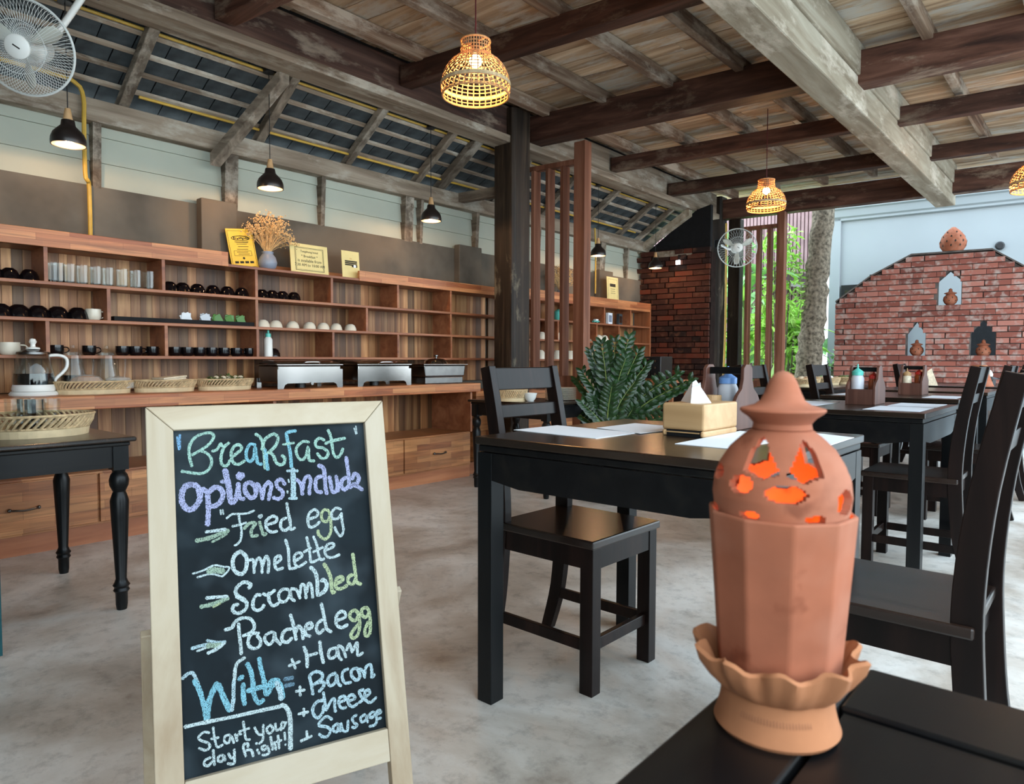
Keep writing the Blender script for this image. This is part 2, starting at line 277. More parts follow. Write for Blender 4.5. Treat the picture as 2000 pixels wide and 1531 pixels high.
def build(name, mb, mat, parent=None, bev=0, smooth=False, mesh=None):
    if mesh is None:
        mesh = bpy.data.meshes.new(name); mesh.from_pydata(mb.v, [], mb.f); mesh.materials.append(MATS[mat]); mesh.validate(); mesh.update()
        b = bmesh.new(); b.from_mesh(mesh); bmesh.ops.recalc_face_normals(b, faces=b.faces); b.to_mesh(mesh); b.free()
        if smooth:
            for p in mesh.polygons: p.use_smooth = True
            try: mesh.set_sharp_from_angle(angle=radians(40))
            except Exception: pass
    o = bpy.data.objects.new(name, mesh); COL.objects.link(o)
    if parent is not None: o.parent = parent
    if bev: md = o.modifiers.new('bevel', 'BEVEL'); md.width = bev; md.segments = 2; md.limit_method = 'ANGLE'; md.angle_limit = radians(35)
    return o
def tag(o, label=None, cat=None, group=None, kind=None):
    if label: o['label'] = label
    if cat: o['category'] = cat
    if group: o['group'] = group
    if kind: o['kind'] = kind
    return o
def thing(name, label, cat, loc=(0, 0, 0), rz=0, group=None):
    o = bpy.data.objects.new(name, None); COL.objects.link(o); o.location = loc; o.rotation_euler = (0, 0, rz); o.empty_display_size = .05
    return tag(o, label, cat, group)
def struct(name, mb, mat, label, parent=None, **k):
    o = build(name, mb, mat, parent, **k)
    if parent is None: o['kind'] = 'structure'; tag(o, label, name.replace('_', ' '))
    return o
def dup(root, loc, rz=None, label=None, scale=None):
    def cp(o, par):
        c = o.copy(); COL.objects.link(c)
        if par is not None: c.parent = par
        for ch in [x for x in KIDS.get(o.name, [])]: KIDS.setdefault(c.name, []).append(cp(ch, c))
        return c
    def index(o):
        if o.name not in KIDS: KIDS[o.name] = list(o.children)
        for ch in o.children: index(ch)
    index(root); r_ = cp(root, None); r_.location = loc
    if rz is not None: r_.rotation_euler = (0, 0, rz)
    if scale is not None: r_.scale = scale
    if label: r_['label'] = label
    return r_
KIDS = {}
ORD = ['first', 'second', 'third', 'fourth', 'fifth', 'sixth', 'seventh', 'eighth', 'ninth', 'tenth', 'eleventh', 'twelfth']
def spline(pts, n=5):
    P = [Vector(p) for p in pts]; out = []
    for i in range(len(P)-1):
        p0 = P[max(i-1, 0)]; p1 = P[i]; p2 = P[i+1]; p3 = P[min(i+2, len(P)-1)]
        for k in range(n):
            t = k/n; out.append(.5*((2*p1)+(p2-p0)*t+(2*p0-5*p1+4*p2-p3)*t*t+(3*p1-p0-3*p2+p3)*t**3))
    return out+[P[-1]]
FONTCACHE = {}
def text_mesh(s, size, align='CENTER', ext=.0004):
    cu = bpy.data.curves.new('txt', 'FONT'); cu.body = s; cu.size = size; cu.align_x = align; cu.align_y = 'CENTER'; cu.extrude = ext; cu.resolution_u = 2
    o = bpy.data.objects.new('txt', cu); COL.objects.link(o); bpy.context.view_layer.update()
    me = bpy.data.meshes.new_from_object(o.evaluated_get(bpy.context.evaluated_depsgraph_get())); bpy.data.objects.remove(o); bpy.data.curves.remove(cu)
    mb = M(); mb.v = [tuple(v.co) for v in me.vertices]; mb.f = [tuple(p.vertices) for p in me.polygons]; bpy.data.meshes.remove(me)
    return mb
# ---------------------------------------------------------------- large structure
struct('floor', M().box(-4.6, -2.8, -.1, 2.4, 8.6, 0), 'concrete', 'polished grey concrete floor with brown blotches under the tables')
tag(build('ground', M().box(-16, 8.6, -.12, 14, 30, -.02).box(2.4, -12, -.12, 14, 8.6, -.02).box(-4.6, -12, -.12, 2.4, -2.8, -.02), 'ground'), 'pale paved ground in the open yard beyond the dining floor', 'ground', kind='structure')
# plaster wall with its white boarded upper part
wl = thing('wall_left', 'brown grey plaster wall behind the shelving with white boards above', 'wall'); wl['kind'] = 'structure'
build('plaster', M().box(-4.62, -2.8, 0, -4.5, 7.9, 1.97), 'grey_plaster', wl)
for y0, y1 in ((2.06, 2.30), (4.38, 4.67), (6.62, 6.9)): build('pier', M().box(-4.5, y0, 1.59, -4.43, y1, 2.0), 'grey_plaster', wl, bev=.006)
for i in range(3):
    build('white_board', M().hexa([(-4.60, -2.8, 1.97+i*.15), (-4.535, -2.8, 1.97+i*.15), (-4.535, 7.9, 1.97+i*.15), (-4.60, 7.9, 1.97+i*.15), (-4.60, -2.8, 2.125+i*.15), (-4.55, -2.8, 2.125+i*.15), (-4.55, 7.9, 2.125+i*.15), (-4.60, 7.9, 2.125+i*.15)]), 'panel_paint', wl)
for y, w in ((1.46, .045), (2.25, .09), (2.99, .035), (3.80, .09), (3.97, .03), (4.65, .04), (5.55, .06), (6.72, .1), (7.3, .03)):
    build('batten', M().hexa([(-4.55, y, 1.96), (-4.50, y, 1.96), (-4.50, y+w, 1.96), (-4.55, y+w, 1.96), (-4.57, y+.0, 2.40), (-4.47, y, 2.40), (-4.47, y+w, 2.40), (-4.57, y+w, 2.40)]), 'rafter_wood', wl)
tag(build('wall_plate', M().box(-4.58, -2.8, 2.33, -4.46, 7.9, 2.46), 'timber_pale', bev=.006), 'weathered grey timber plate running along the top of the white boards', 'beam', kind='structure')
tag(build('eaves_beam', M().box(-4.02, -2.7, 2.77, -3.82, 4.40, 2.83), 'timber_pale', bev=.005), 'pale lower edge timber under the long dark beam, near run to the round post', 'beam', kind='structure')
tag(build('eaves_beam', M().box(-4.02, 4.6, 2.77, -3.82, 8.42, 2.83), 'timber_pale', bev=.005), 'pale lower edge timber under the long beam, far run between the two posts', 'beam', kind='structure')
tag(build('long_beam', M().box(-4.0, -2.7, 2.83, -3.86, 4.42, 3.08), 'timber_dark_y', bev=.006), 'dark stained long beam with whitish scars along the lean-to, near run', 'beam', kind='structure')
tag(build('long_beam', M().box(-4.0, 4.58, 2.83, -3.86, 8.42, 3.08), 'timber_pale', bev=.006), 'greyish brown long beam along the lean-to, far run beyond the round post', 'beam', kind='structure')
# ceiling of planks
ce = thing('ceiling', 'board ceiling of bleached brown planks over the dining area', 'ceiling'); ce['kind'] = 'structure'
yc = -2.75; k = 0
while yc < 8.75:
    w = random.uniform(.13, .19)
    for x0, x1 in ((-4.1, random.uniform(-2.8, -2.2)), (None, -1.42), (-1.42, .82)):
        if x0 is None: x0 = lastx
        lastx = x1
        build('plank', M().xbox(x0+.002, x1-.002, yc, w-.006, 3.115+random.uniform(0, .006), 3.14), 'plank_wood', ce)
    yc += w
struct('roof_deck', M().xbox(-4.1, .82, -2.8, 11.5, 3.15, 3.22), 'timber_dark', 'roof deck')
for i, x in enumerate((-3.66, -3.13, -2.58, -2.06, -.95, -.42, .15, .68)):
    w = random.uniform(.055, .075)
    tag(build('joist', M().box(x-w/2, -2.6, 3.02, x+w/2, 8.55, 3.113), 'joist_wood', bev=.006), f'rough brown joist carrying the ceiling planks, {ORD[i]} from the lean-to side', 'joist', 'joists under the ceiling planks', 'structure')
tag(build('joist', M().box(-1.74, -2.6, 3.03, -1.66, 8.55, 3.113), 'timber_dark_y', bev=.006), 'dark grey joist running close beside the big pale beam', 'joist', kind='structure')
# cross beams: (yc, width, z0, z1, material, label)
for yc, w, z0, z1, mt, lb in ((1.86, .12, 2.86, 3.03, 'timber_dark', 'brown cross beam at the top edge nearest the chalkboard'),
        (3.19, .11, 2.895, 3.03, 'timber_dark', 'dark brown cross beam passing above the near wicker lamp'),
        (4.6, .17, 2.83, 3.05, 'timber_dark', 'thick dark cross beam resting on the round post'),
        (5.9, .10, 2.86, 2.99, 'timber_dark', 'nearly black cross beam, next one beyond the round post'),
        (7.08, .10, 2.83, 2.965, 'timber_dark', 'reddish brown cross beam above the far wicker lamp')):
    tag(build('cross_beam', M().xbox(-3.84, -1.52, yc, w, z0, z1), mt, bev=.006), lb, 'beam', kind='structure')
for yc, w, z0, z1, lb in ((2.6, .16, 2.84, 3.06, 'brown cross beam on the open side above the camera end'), (4.78, .16, 2.83, 3.05, 'big reddish brown cross beam on the open side of the pale beam'), (5.92, .09, 2.85, 2.99, 'narrow dark cross beam on the open side, middle one'), (7.22, .09, 2.86, 2.99, 'narrow brown cross beam on the open side, farthest one')):
    tag(build('cross_beam', M().xbox(-1.38, .82, yc, w, z0, z1), 'timber_dark', bev=.006), lb, 'beam', kind='structure')
tag(build('end_beam', M().xbox(-3.84, .82, 8.45, .14, 2.775, 3.02), 'timber_dark', bev=.006), 'greyish brown beam across the open far end above the white house wall', 'beam', kind='structure')
wb = thing('main_beam', 'massive pale lime washed beam running to the open far end', 'beam'); wb['kind'] = 'structure'
build('lower_timber', M().box(-1.535, -2.6, 2.68, -1.345, 8.98, 2.885), 'timber_lime', wb, bev=.01)
build('upper_timber', M().box(-1.49, -2.6, 2.885, -1.33, 8.9, 3.10), 'timber_lime', wb, bev=.008)
struct('light_block_wall', M().box(-4.62, -2.95, 0, .9, -2.8, 3.2), 'grey_plaster', 'unseen grey plaster wall added behind the camera to block light')  # unseen wall added, with the roof carried back to it, to cut light
# lean-to: rafters, battens, slates
def zr(x): return 2.80+(x+4.0)*.665      # underside of the rafters
for i, (y, w, ex) in enumerate(((-1.4, .06, 0), (-.64, .06, 0), (.1, .06, 0), (.86, .06, 0), (1.60, .06, 0), (2.47, .06, 0), (3.20, .055, 0), (3.90, .055, 0), (4.16, .09, .06), (4.85, .055, 0), (5.6, .06, 0), (6.35, .055, .0), (7.1, .06, 0), (7.55, .05, 0))):
    x0 = -4.56-ex; x1 = -3.97
    tag(build('rafter', M().hexa([(x0, y, zr(x0)-.02), (x1, y, zr(x1)-.02), (x1, y+w, zr(x1)-.02), (x0, y+w, zr(x0)-.02), (x0, y, zr(x0)+.05), (x1, y, zr(x1)+.05), (x1, y+w, zr(x1)+.05), (x0, y+w, zr(x0)+.05)]), 'rafter_wood', bev=.004),
        f'sloping lean-to rafter, {(ORD+["thirteenth", "fourteenth", "fifteenth"])[i]} from the near end', 'rafter', 'rafters of the lean-to', 'structure')
q1, q2 = at(556, 152, X=-4.0), at(420, 316, X=-4.45)
tag(build('strut', M().hexa([(-4.45, q2.y-.035, q2.z-.03), (-4.0, q1.y-.035, q1.z-.03), (-4.0, q1.y+.035, q1.z-.03), (-4.45, q2.y+.035, q2.z-.03), (-4.45, q2.y-.035, q2.z+.05), (-4.0, q1.y-.035, q1.z+.05), (-4.0, q1.y+.035, q1.z+.05), (-4.45, q2.y+.035, q2.z+.05)]), 'rafter_wood', bev=.004), 'broad steep strut reaching down over the white boards above the yellow sign', 'strut', kind='structure')
tag(build('tie_beam', M().xbox(-4.5, -3.95, 4.45, .07, 2.38, 2.46), 'rafter_wood'), 'short brown tie beam left of the round post', 'beam', kind='structure')
rf = thing('lean_to_roof', 'lean-to roof of overlapping dark slates on battens', 'roof'); rf['kind'] = 'structure'
for k in range(5):
    x = -4.46+k*.108
    q = x+.017; build('roof_batten', M().hexa([(x, -.4, zr(x)+.05), (q, -.4, zr(q)+.05), (q, 8.1, zr(q)+.05), (x, 8.1, zr(x)+.05), (x, -.4, zr(x)+.066), (q, -.4, zr(q)+.066), (q, 8.1, zr(q)+.066), (x, 8.1, zr(x)+.066)]), 'timber_pale', rf)
smesh = None
for k in range(6):
    x = -4.60+k*.108
    for j in range(46):
        y = -.3+j*.18+(k % 2)*.09
        mb = M().hexa([(0, .003, 0), (.15, .003, .075), (.15, .176, .075), (0, .176, 0), (0, .003, .01), (.15, .003, .085), (.15, .176, .085), (0, .176, .01)])
        if smesh is None: o = build('slate', mb, 'slate', rf); smesh = o.data
        else: o = build('slate', None, None, rf, mesh=smesh)
        o.location = (x, y, zr(x)+.078+random.uniform(0, .004))
struct('roof_lining', M().hexa([(-4.7, -2.8, zr(-4.7)+.10), (-3.9, -2.8, zr(-3.9)+.20), (-3.9, 8.2, zr(-3.9)+.20), (-4.7, 8.2, zr(-4.7)+.10), (-4.7, -2.8, zr(-4.7)+.2), (-3.9, -2.8, zr(-3.9)+.3), (-3.9, 8.2, zr(-3.9)+.3), (-4.7, 8.2, zr(-4.7)+.2)]), 'black_matte', 'dark lining over the slates of the lean-to')
# posts
def octo(w, c): return [(w/2, -c), (w/2, c), (c, w/2), (-c, w/2), (-w/2, c), (-w/2, -c), (-c, -w/2), (c, -w/2)]
for (x, y, w, lb) in ((-3.9, 4.485, .235, 'thick old post of blackened timber with peeling paint, beside the wooden slat screen'), (-3.9, 8.52, .20, 'far dark timber post beside the brick corner and yellow conduit')):
    t = thing('timber_post', lb, 'post', (x, y, 0)); t['kind'] = 'structure'
    mb = M().prism(octo(w, w*.40), 'Z', 0, 3.06)
    build('shaft', mb, 'post_old', t, bev=.006)
tag(build('timber_post', M().box(-3.78, 8.60, 0, -3.62, 8.72, 2.78), 'post_old', bev=.01), 'mottled grey timber post right behind the yellow conduit', 'post', kind='structure')
# slat screens
def screen(lb, C, xs, w, xp, wp, ztop, zb0, zb1, zpost, mat='post_brown'):
    t = thing('slat_screen', lb, 'screen'); f = lambda x: C+(x+4)*SK
    for x in xs:
        build('slat', M().box(x, f(x), zb1-.002, x+w, f(x)+.095, ztop), mat, t, bev=.003)
    build('post', M().box(xp, f(xp), 0, xp+wp, f(xp)+.10, zpost), mat, t, bev=.004)
    x0 = xs[0]-.03
    build('top_rail', M().xbox(x0, xp, C+.02, .06, ztop, ztop+.045), mat, t); build('bottom_rail', M().xbox(x0, xp, C+.01, .08, zb0, zb1), mat, t, bev=.003)
    return t
screen('reddish brown slat screen between the thick old post and a square post', 4.84, (-3.985, -3.835, -3.685), .036, -3.55, .115, 2.66, .70, .83, 2.84)
s2 = screen('brown slat screen at the open far end, garden showing through', 8.42, (-3.50, -3.37, -3.24), .045, -3.13, .095, 2.60, .55, .72, 2.78)
# far brick wall in the corner
bw = thing('wall_back', 'dark red brick wall in the far corner behind the toaster oven', 'wall'); bw['kind'] = 'structure'
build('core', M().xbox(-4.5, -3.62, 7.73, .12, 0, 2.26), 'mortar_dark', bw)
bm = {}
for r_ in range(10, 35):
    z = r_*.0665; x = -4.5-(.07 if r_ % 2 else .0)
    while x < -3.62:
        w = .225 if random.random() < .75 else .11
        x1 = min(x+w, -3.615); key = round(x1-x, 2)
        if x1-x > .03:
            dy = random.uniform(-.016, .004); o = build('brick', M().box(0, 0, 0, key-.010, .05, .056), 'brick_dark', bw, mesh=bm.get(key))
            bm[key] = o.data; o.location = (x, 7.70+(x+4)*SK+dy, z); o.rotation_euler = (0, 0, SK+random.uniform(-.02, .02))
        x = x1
tag(build('gable_timber', M().xbox(-4.3, -3.85, 7.70, .08, 2.24, 2.31), 'timber_pale'), 'timber rail along the top of the corner brick wall', 'beam', kind='structure')
tag(build('gable_panel', M().prism([(-4.55, 2.30), (-3.64, 2.30), (-3.64, 2.82), (-3.82, 2.78)], 'Y', 7.78, 7.84), 'black_matte'), 'black triangular panel above the corner brick wall', 'panel', kind='structure')
tag(build('verge_board', M().hexa([(-4.62, 7.62, 2.26), (-3.86, 7.66, 2.70), (-3.86, 7.74, 2.70), (-4.62, 7.70, 2.26), (-4.62, 7.62, 2.34), (-3.86, 7.66, 2.80), (-3.86, 7.74, 2.80), (-4.62, 7.70, 2.34)]), 'timber_lime'), 'pale sloping board above the black triangular panel', 'beam', kind='structure')
# yellow conduits
def pipe(pts, lb, r_=.009): tag(build('conduit', M().tube(spline(pts, 3), r_, 8), 'yellow_pipe', smooth=True), lb, 'conduit')
pipe([(-4.095, .0, 2.785), (-4.095, 4.0, 2.785), (-4.095, 7.6, 2.785)], 'yellow conduit along the outer side of the long beam')
pipe([(-4.44, .3, 2.53), (-4.44, 1.2, 2.53), (-4.43, 1.36, 2.51), (-4.43, 1.40, 2.44), (-4.43, 1.40, 2.30), (-4.43, 1.40, 2.02), (-4.43, 1.41, 1.98), (-4.465, 1.43, 1.94), (-4.465, 1.43, 1.60)], 'yellow conduit bending down the white boards to the shelving', .012)
pipe([(-4.44, 1.7, 2.53), (-4.44, 4.3, 2.53), (-4.44, 7.4, 2.53)], 'yellow conduit lying on the wall plate')
pipe([(-4.42, 6.5, 2.45), (-4.42, 6.52, 2.2), (-4.42, 6.52, 1.72)], 'yellow conduit dropping behind the far shelving')
pipe([(-3.72, 8.40, 2.70), (-3.71, 8.40, 1.5), (-3.73, 8.40, .6)], 'yellow conduit down the far post', .014)
# ---------------------------------------------------------------- outside: gable wall, house, building, tree
ang = math.atan(SK)
gw = thing('brick_gable', 'red brick garden wall with stepped gable top and three pointed niches', 'wall', (-4, 9.3, 0), ang); gw['kind'] = 'structure'
U = lambda x: (x+4)/cos(ang)
OUT = [(U(-2.70), 1.725), (U(-2.307), 2.026), (U(-1.871), 2.257), (U(-1.07), 2.253), (U(-.772), 2.038), (U(-.35), 1.76)]
NI = [(U(-1.586), U(-1.352), 1.638, 1.93, 2.045), (U(-1.897), U(-1.700), 1.033, 1.30, 1.450), (U(-1.245), U(-1.008), 1.020, 1.30, 1.450)]
def top_at(u):
    if u < OUT[0][0] or u > OUT[-1][0]: return 0
    for a, b in zip(OUT, OUT[1:]):
        if a[0] <= u <= b[0]: return a[1]+(b[1]-a[1])*(u-a[0])/(b[0]-a[0])
def run(z, h):   # intervals of wall at height z..z+h
    us = [OUT[0][0]+i*.004 for i in range(int((OUT[-1][0]-OUT[0][0])/.004)+1)]; ok = []
    for u in us:
        good = top_at(u) >= z+h*.75
        for a, b, z0, z1, zt in NI:
            if a-.004 < u < b+.004 and z+h*.6 > z0:
                hw = (b-a)/2; zz = z1+(zt-z1)*(1-abs(u-(a+b)/2)/hw)
                if z+h*.5 < zz: good = False
        ok.append(good)
    iv = []; s0 = None
    for u, g in zip(us, ok):
        if g and s0 is None: s0 = u
        if not g and s0 is not None: iv.append((s0, u)); s0 = None
    if s0 is not None: iv.append((s0, us[-1]))
    return iv
bmc = {}; RH = .0665; rows = int((2.26-.55)/RH)+1; nb = 0
for r_ in range(rows):
    z = .58+r_*RH
    for a, b in run(z, RH):
        g = OUT[0][0]-(.12 if r_ % 2 else 0)-.01*(r_ % 3)
        while g < b:
            x0 = max(g, a); x1 = min(g+.245, b); g += .245
            w = round(x1-x0, 2)
            if w < .04: continue
            nb += 1
            o = build('brick', M().box(0, 0, 0, w-.009, .06, RH-.010), 'brick_red', gw, mesh=bmc.get(w)); bmc[w] = o.data
            o.location = (x0, random.uniform(-.006, .003), z)
# mortar core with the niches cut through
b = bmesh.new(); L = []
def loop(pts):
    vs = [b.verts.new((p[0], .03, p[1])) for p in pts]
    for i in range(len(vs)): L.append(b.edges.new((vs[i], vs[(i+1) % len(vs)])))
loop([(OUT[0][0]+.004, 0)]+[(u+(.004 if i == 0 else 0), z-.012) for i, (u, z) in enumerate(OUT)]+[(OUT[-1][0], 0)])
for a_, b_, z0, z1, zt in NI: loop([(a_, z0), (b_, z0), (b_, z1), ((a_+b_)/2, zt), (a_, z1)])
bmesh.ops.triangle_fill(b, use_beauty=True, use_dissolve=False, edges=L)
ex = bmesh.ops.extrude_face_region(b, geom=b.faces[:])
bmesh.ops.translate(b, vec=(0, .16, 0), verts=[v for v in ex['geom'] if isinstance(v, bmesh.types.BMVert)])
bmesh.ops.recalc_face_normals(b, faces=b.faces)
me = bpy.data.meshes.new('core'); b.to_mesh(me); b.free(); me.materials.append(MATS['mortar']); build('core', None, None, gw, mesh=me)
for a, b2 in zip(OUT, OUT[1:]):
    d = M().hexa([(a[0], 0, a[1]-.004), (b2[0], 0, b2[1]-.004), (b2[0], .2, b2[1]-.004), (a[0], .2, a[1]-.004), (a[0], -.004, a[1]+.016), (b2[0], -.004, b2[1]+.016), (b2[0], .2, b2[1]+.016), (a[0], .2, a[1]+.016)]); build('coping', d, 'mortar', gw)
wh = thing('white_house', 'white rendered house wall with moulded cornice behind the brick gable', 'building', (-4, 11.0, 0), ang); wh['kind'] = 'structure'
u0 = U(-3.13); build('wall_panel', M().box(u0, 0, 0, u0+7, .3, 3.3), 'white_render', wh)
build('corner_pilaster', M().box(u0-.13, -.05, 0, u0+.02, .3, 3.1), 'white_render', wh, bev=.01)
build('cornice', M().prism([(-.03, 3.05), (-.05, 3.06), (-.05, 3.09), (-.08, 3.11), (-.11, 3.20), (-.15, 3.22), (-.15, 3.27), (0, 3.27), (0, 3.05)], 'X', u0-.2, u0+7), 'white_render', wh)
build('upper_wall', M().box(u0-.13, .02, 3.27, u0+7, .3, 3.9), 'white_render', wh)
uA, uB = U(at(1643, 600, C=11.0).x), U(at(1773, 600, C=11.0).x)
f = build('window_frame', M().box(uA, -.05, .95, uB, .0, 2.10), 'black_paint', wh); build('pane', M().box(uA+.05, -.056, 1.0, (uA+uB)/2-.03, -.0505, 2.02), 'steel', f); build('pane', M().box((uA+uB)/2+.03, -.056, 1.0, uB-.05, -.0505, 2.02), 'steel', f)
uC, uD = U(at(1880, 600, C=11.0).x), U(at(1962, 600, C=11.0).x)
f = build('dark_opening', M().box(uC, -.04, 0, uD, .0, 1.72), 'black_matte', wh)
f = build('sign_board', M().box(U(at(1696, 600, C=10.93).x), -.09, at(1710, 557, C=10.93).z, U(at(1765, 600, C=10.93).x), -.05, at(1710, 536, C=10.93).z), 'slate_board', wh)
tmx = text_mesh('WC', .13); mx_ = Matrix.Translation((U(at(1716, 600, C=10.93).x), -.0955, at(1712, 547, C=10.93).z)) @ Matrix.Rotation(pi/2, 4, 'X'); build('lettering', tmx.xf(mx_), 'paper', f)
build('vent', M().lathe([(.0005, 0), (.055, 0), (.055, .03), (.04, .035), (.0005, .035)], 20).xf(Matrix.Translation((U(at(1953, 480, C=11.0).x), -.0, at(1953, 480, C=11.0).z)) @ Matrix.Rotation(pi/2, 4, 'X')), 'black_paint', wh)
cb_ = thing('slatted_building', 'brown building clad in narrow upright slats behind the garden', 'building', (-9.5, 11.6, 0), 0); cb_['kind'] = 'structure'
build('wall_panel', M().box(0, .02, 0, 5.9, .3, 4.6), 'cladding', cb_)
mb = M()
for i in range(98): mb.box(i*.06, -.012, 0, i*.06+.042, .02, 4.6)
tag(build('cladding_slats', mb, 'cladding', cb_), kind='stuff')
build('eave_strip', M().hexa([(3.9, -.5, 2.45), (5.9, -.5, 2.1), (5.9, -.1, 2.3), (3.9, -.1, 2.65), (3.9, -.5, 2.50), (5.9, -.5, 2.15), (5.9, -.1, 2.35), (3.9, -.1, 2.70)]), 'steel', cb_)
# tree trunk
pts = [(-3.02, 8.95+.4, -.05), (-3.0, 9.35, .6), (-2.97, 9.35, 1.1), (-2.93, 9.36, 1.6), (-2.90, 9.37, 2.2), (-2.84, 9.38, 3.0), (-2.78, 9.4, 3.9)]
P = spline(pts, 6); rad = [.17-.045*i/(len(P)-1)+.012*sin(i*1.9) for i in range(len(P))]
tr = thing('tree', 'leaning tree trunk with rough bark between slat screen and brick gable', 'tree', (0, 0, 0))
mb = M().tube(P, rad, 26); mb.v = [(x+.012*sin(31*z+9*x), y+.012*sin(27*z+5*x*7), z) for x, y, z in mb.v]
o = build('trunk', mb, 'bark', tr, smooth=True)
# ---------------------------------------------------------------- greenery outside
def leaves(n, box, size, mat, seed, droop=.3, wide=.45):
    rnd = random.Random(seed); mb = M()
    for i in range(n):
        c = Vector((rnd.uniform(box[0], box[1]), rnd.uniform(box[2], box[3]), rnd.uniform(box[4], box[5])))
        s = size*rnd.uniform(.6, 1.3); m_ = Matrix.Rotation(rnd.uniform(0, 6.28), 4, 'Z') @ Matrix.Rotation(rnd.uniform(-1.2, 1.0), 4, 'Y') @ Matrix.Rotation(rnd.uniform(-.6, .6), 4, 'X')
        q = [Vector(p)*s for p in ((0, 0, 0), (.35, wide/2, .05), (.75, wide*.42, 0), (1.05, 0, -droop*.6), (.75, -wide*.42, 0), (.35, -wide/2, .05), (.5, 0, -.05))]
        q = [tuple(c+(m_ @ p)) for p in q]
        mb.add(q, [(0, 1, 6), (1, 2, 6), (2, 3, 6), (3, 4, 6), (4, 5, 6), (5, 0, 6)])
    return mb
def bush(lb, n, box, size, mat, seed, stem=True, wide=.45):
    t = thing('shrub', lb, 'shrub', ((box[0]+box[1])/2, (box[2]+box[3])/2, 0)); cx, cy = (box[0]+box[1])/2, (box[2]+box[3])/2
    mb = leaves(n, box, size, mat, seed, wide=wide).move((-cx, -cy, 0)); tag(build('foliage', mb, mat, t), kind='stuff')
    rnd = random.Random(seed+1); mb = M()
    for i in range(6):
        x, y = rnd.uniform(-.5, .5)*(box[1]-box[0])*.7, rnd.uniform(-.5, .5)*(box[3]-box[2])*.7
        mb.tube(spline([(x*.3, y*.3, -.02), (x*.7, y*.7, box[4]*.5+box[5]*.2), (x, y, box[5]*.85)], 4), .012, 6)
    build('stem', mb, 'bark', t, smooth=True)
bush('pale green shrub hanging beside the tree trunk above eye level', 330, (-3.75, -3.25, 9.5, 9.8, 1.55, 2.75), .11, 'leaf_bright', 3)
bush('bright green bush between slat screen and tree trunk', 520, (-3.9, -3.15, 9.6, 10.2, .2, 1.55), .13, 'leaf_bright', 4)
bush('mid green bush seen through the far slat screen', 420, (-5.6, -4.0, 10.0, 10.8, .9, 2.9), .2, 'leaf_mid', 5)
bush('light green thicket low behind the far slat screen', 420, (-5.5, -4.0, 9.6, 10.2, 0, 1.3), .2, 'leaf_bright', 6)
bush('small leafy shrub at the foot of the white house corner', 130, (-2.98, -2.74, 9.9, 10.2, .3, 1.1), .10, 'leaf_mid', 8)
bush('dense shrub under the slatted building', 400, (-5.2, -3.3, 10.9, 11.4, .0, 1.2), .22, 'leaf_mid', 9)
bush('spiky pale bush left of the tree trunk at half height', 420, (-3.85, -3.3, 9.9, 10.4, 1.0, 1.7), .3, 'leaf_bright', 10, wide=.10)
def blade(L, w, bend, mat, par, loc, rz, tilt):
    mb = M(); n = 10; vs = []
    for i in range(n+1):
        t = i/n; x = bend*t*t*L; z = L*t*(1-.25*t*t*bend); ww = w*sin(pi*min(1, .08+t*.92))**.7*(1 if t < .5 else 1)
        vs += [(x, -ww/2, z+.01), (x, 0, z), (x, ww/2, z+.01)]
    fs = []
    for i in range(n): a = i*3; fs += [(a, a+1, a+4, a+3), (a+1, a+2, a+5, a+4)]
    mb.add(vs, fs); o = build('leaf', mb, mat, par, smooth=True); o.location = loc; o.rotation_euler = (0, tilt, rz); return o
t = thing('banana_plant', 'banana plant with one broad upright leaf left of the tree trunk', 'plant', (-3.30, 8.85, 0))
build('stem', M().tube([(0, 0, 0), (0, 0, .5), (.01, 0, .75)], .03, 8), 'stem_green', t, smooth=True)
blade(.62, .20, .25, 'leaf_bright', t, (.0, 0, .55), .8, .1); blade(.5, .14, .9, 'leaf_bright', t, (0, 0, .5), 2.6, .3); blade(.5, .14, .9, 'leaf_mid', t, (0, 0, .5), 4.4, .3)
t = thing('banana_plant', 'tall plant with long drooping leaves behind the far slats', 'plant', (-4.1, 9.9, 0))
build('stem', M().tube([(0, 0, 0), (0, 0, 1.2), (.02, 0, 2.0)], .035, 8), 'stem_green', t, smooth=True)
for i in range(8): blade(random.uniform(.8, 1.1), .2, 1.1, 'leaf_mid' if i % 2 else 'leaf_bright', t, (0, 0, 1.2+.1*i), i*.8, .5)
t = thing('vine', 'bright green vine climbing down beside the tree trunk', 'vine', (-3.3, 9.25, 0))
vp = spline([(.02, 0, 2.62), (.10, .02, 2.35), (.2, .02, 2.1), (.24, .0, 1.8), (.2, 0, 1.5)], 8)
build('stem', M().tube(vp, .007, 6), 'stem_green', t, smooth=True)
for i, p in enumerate(vp): 
    for s in (0, 1): o = blade(.11, .075, .4, 'leaf_bright', t, tuple(p), i*2.1+s*3, 1.2+.3*s); o.name = 'leaf'
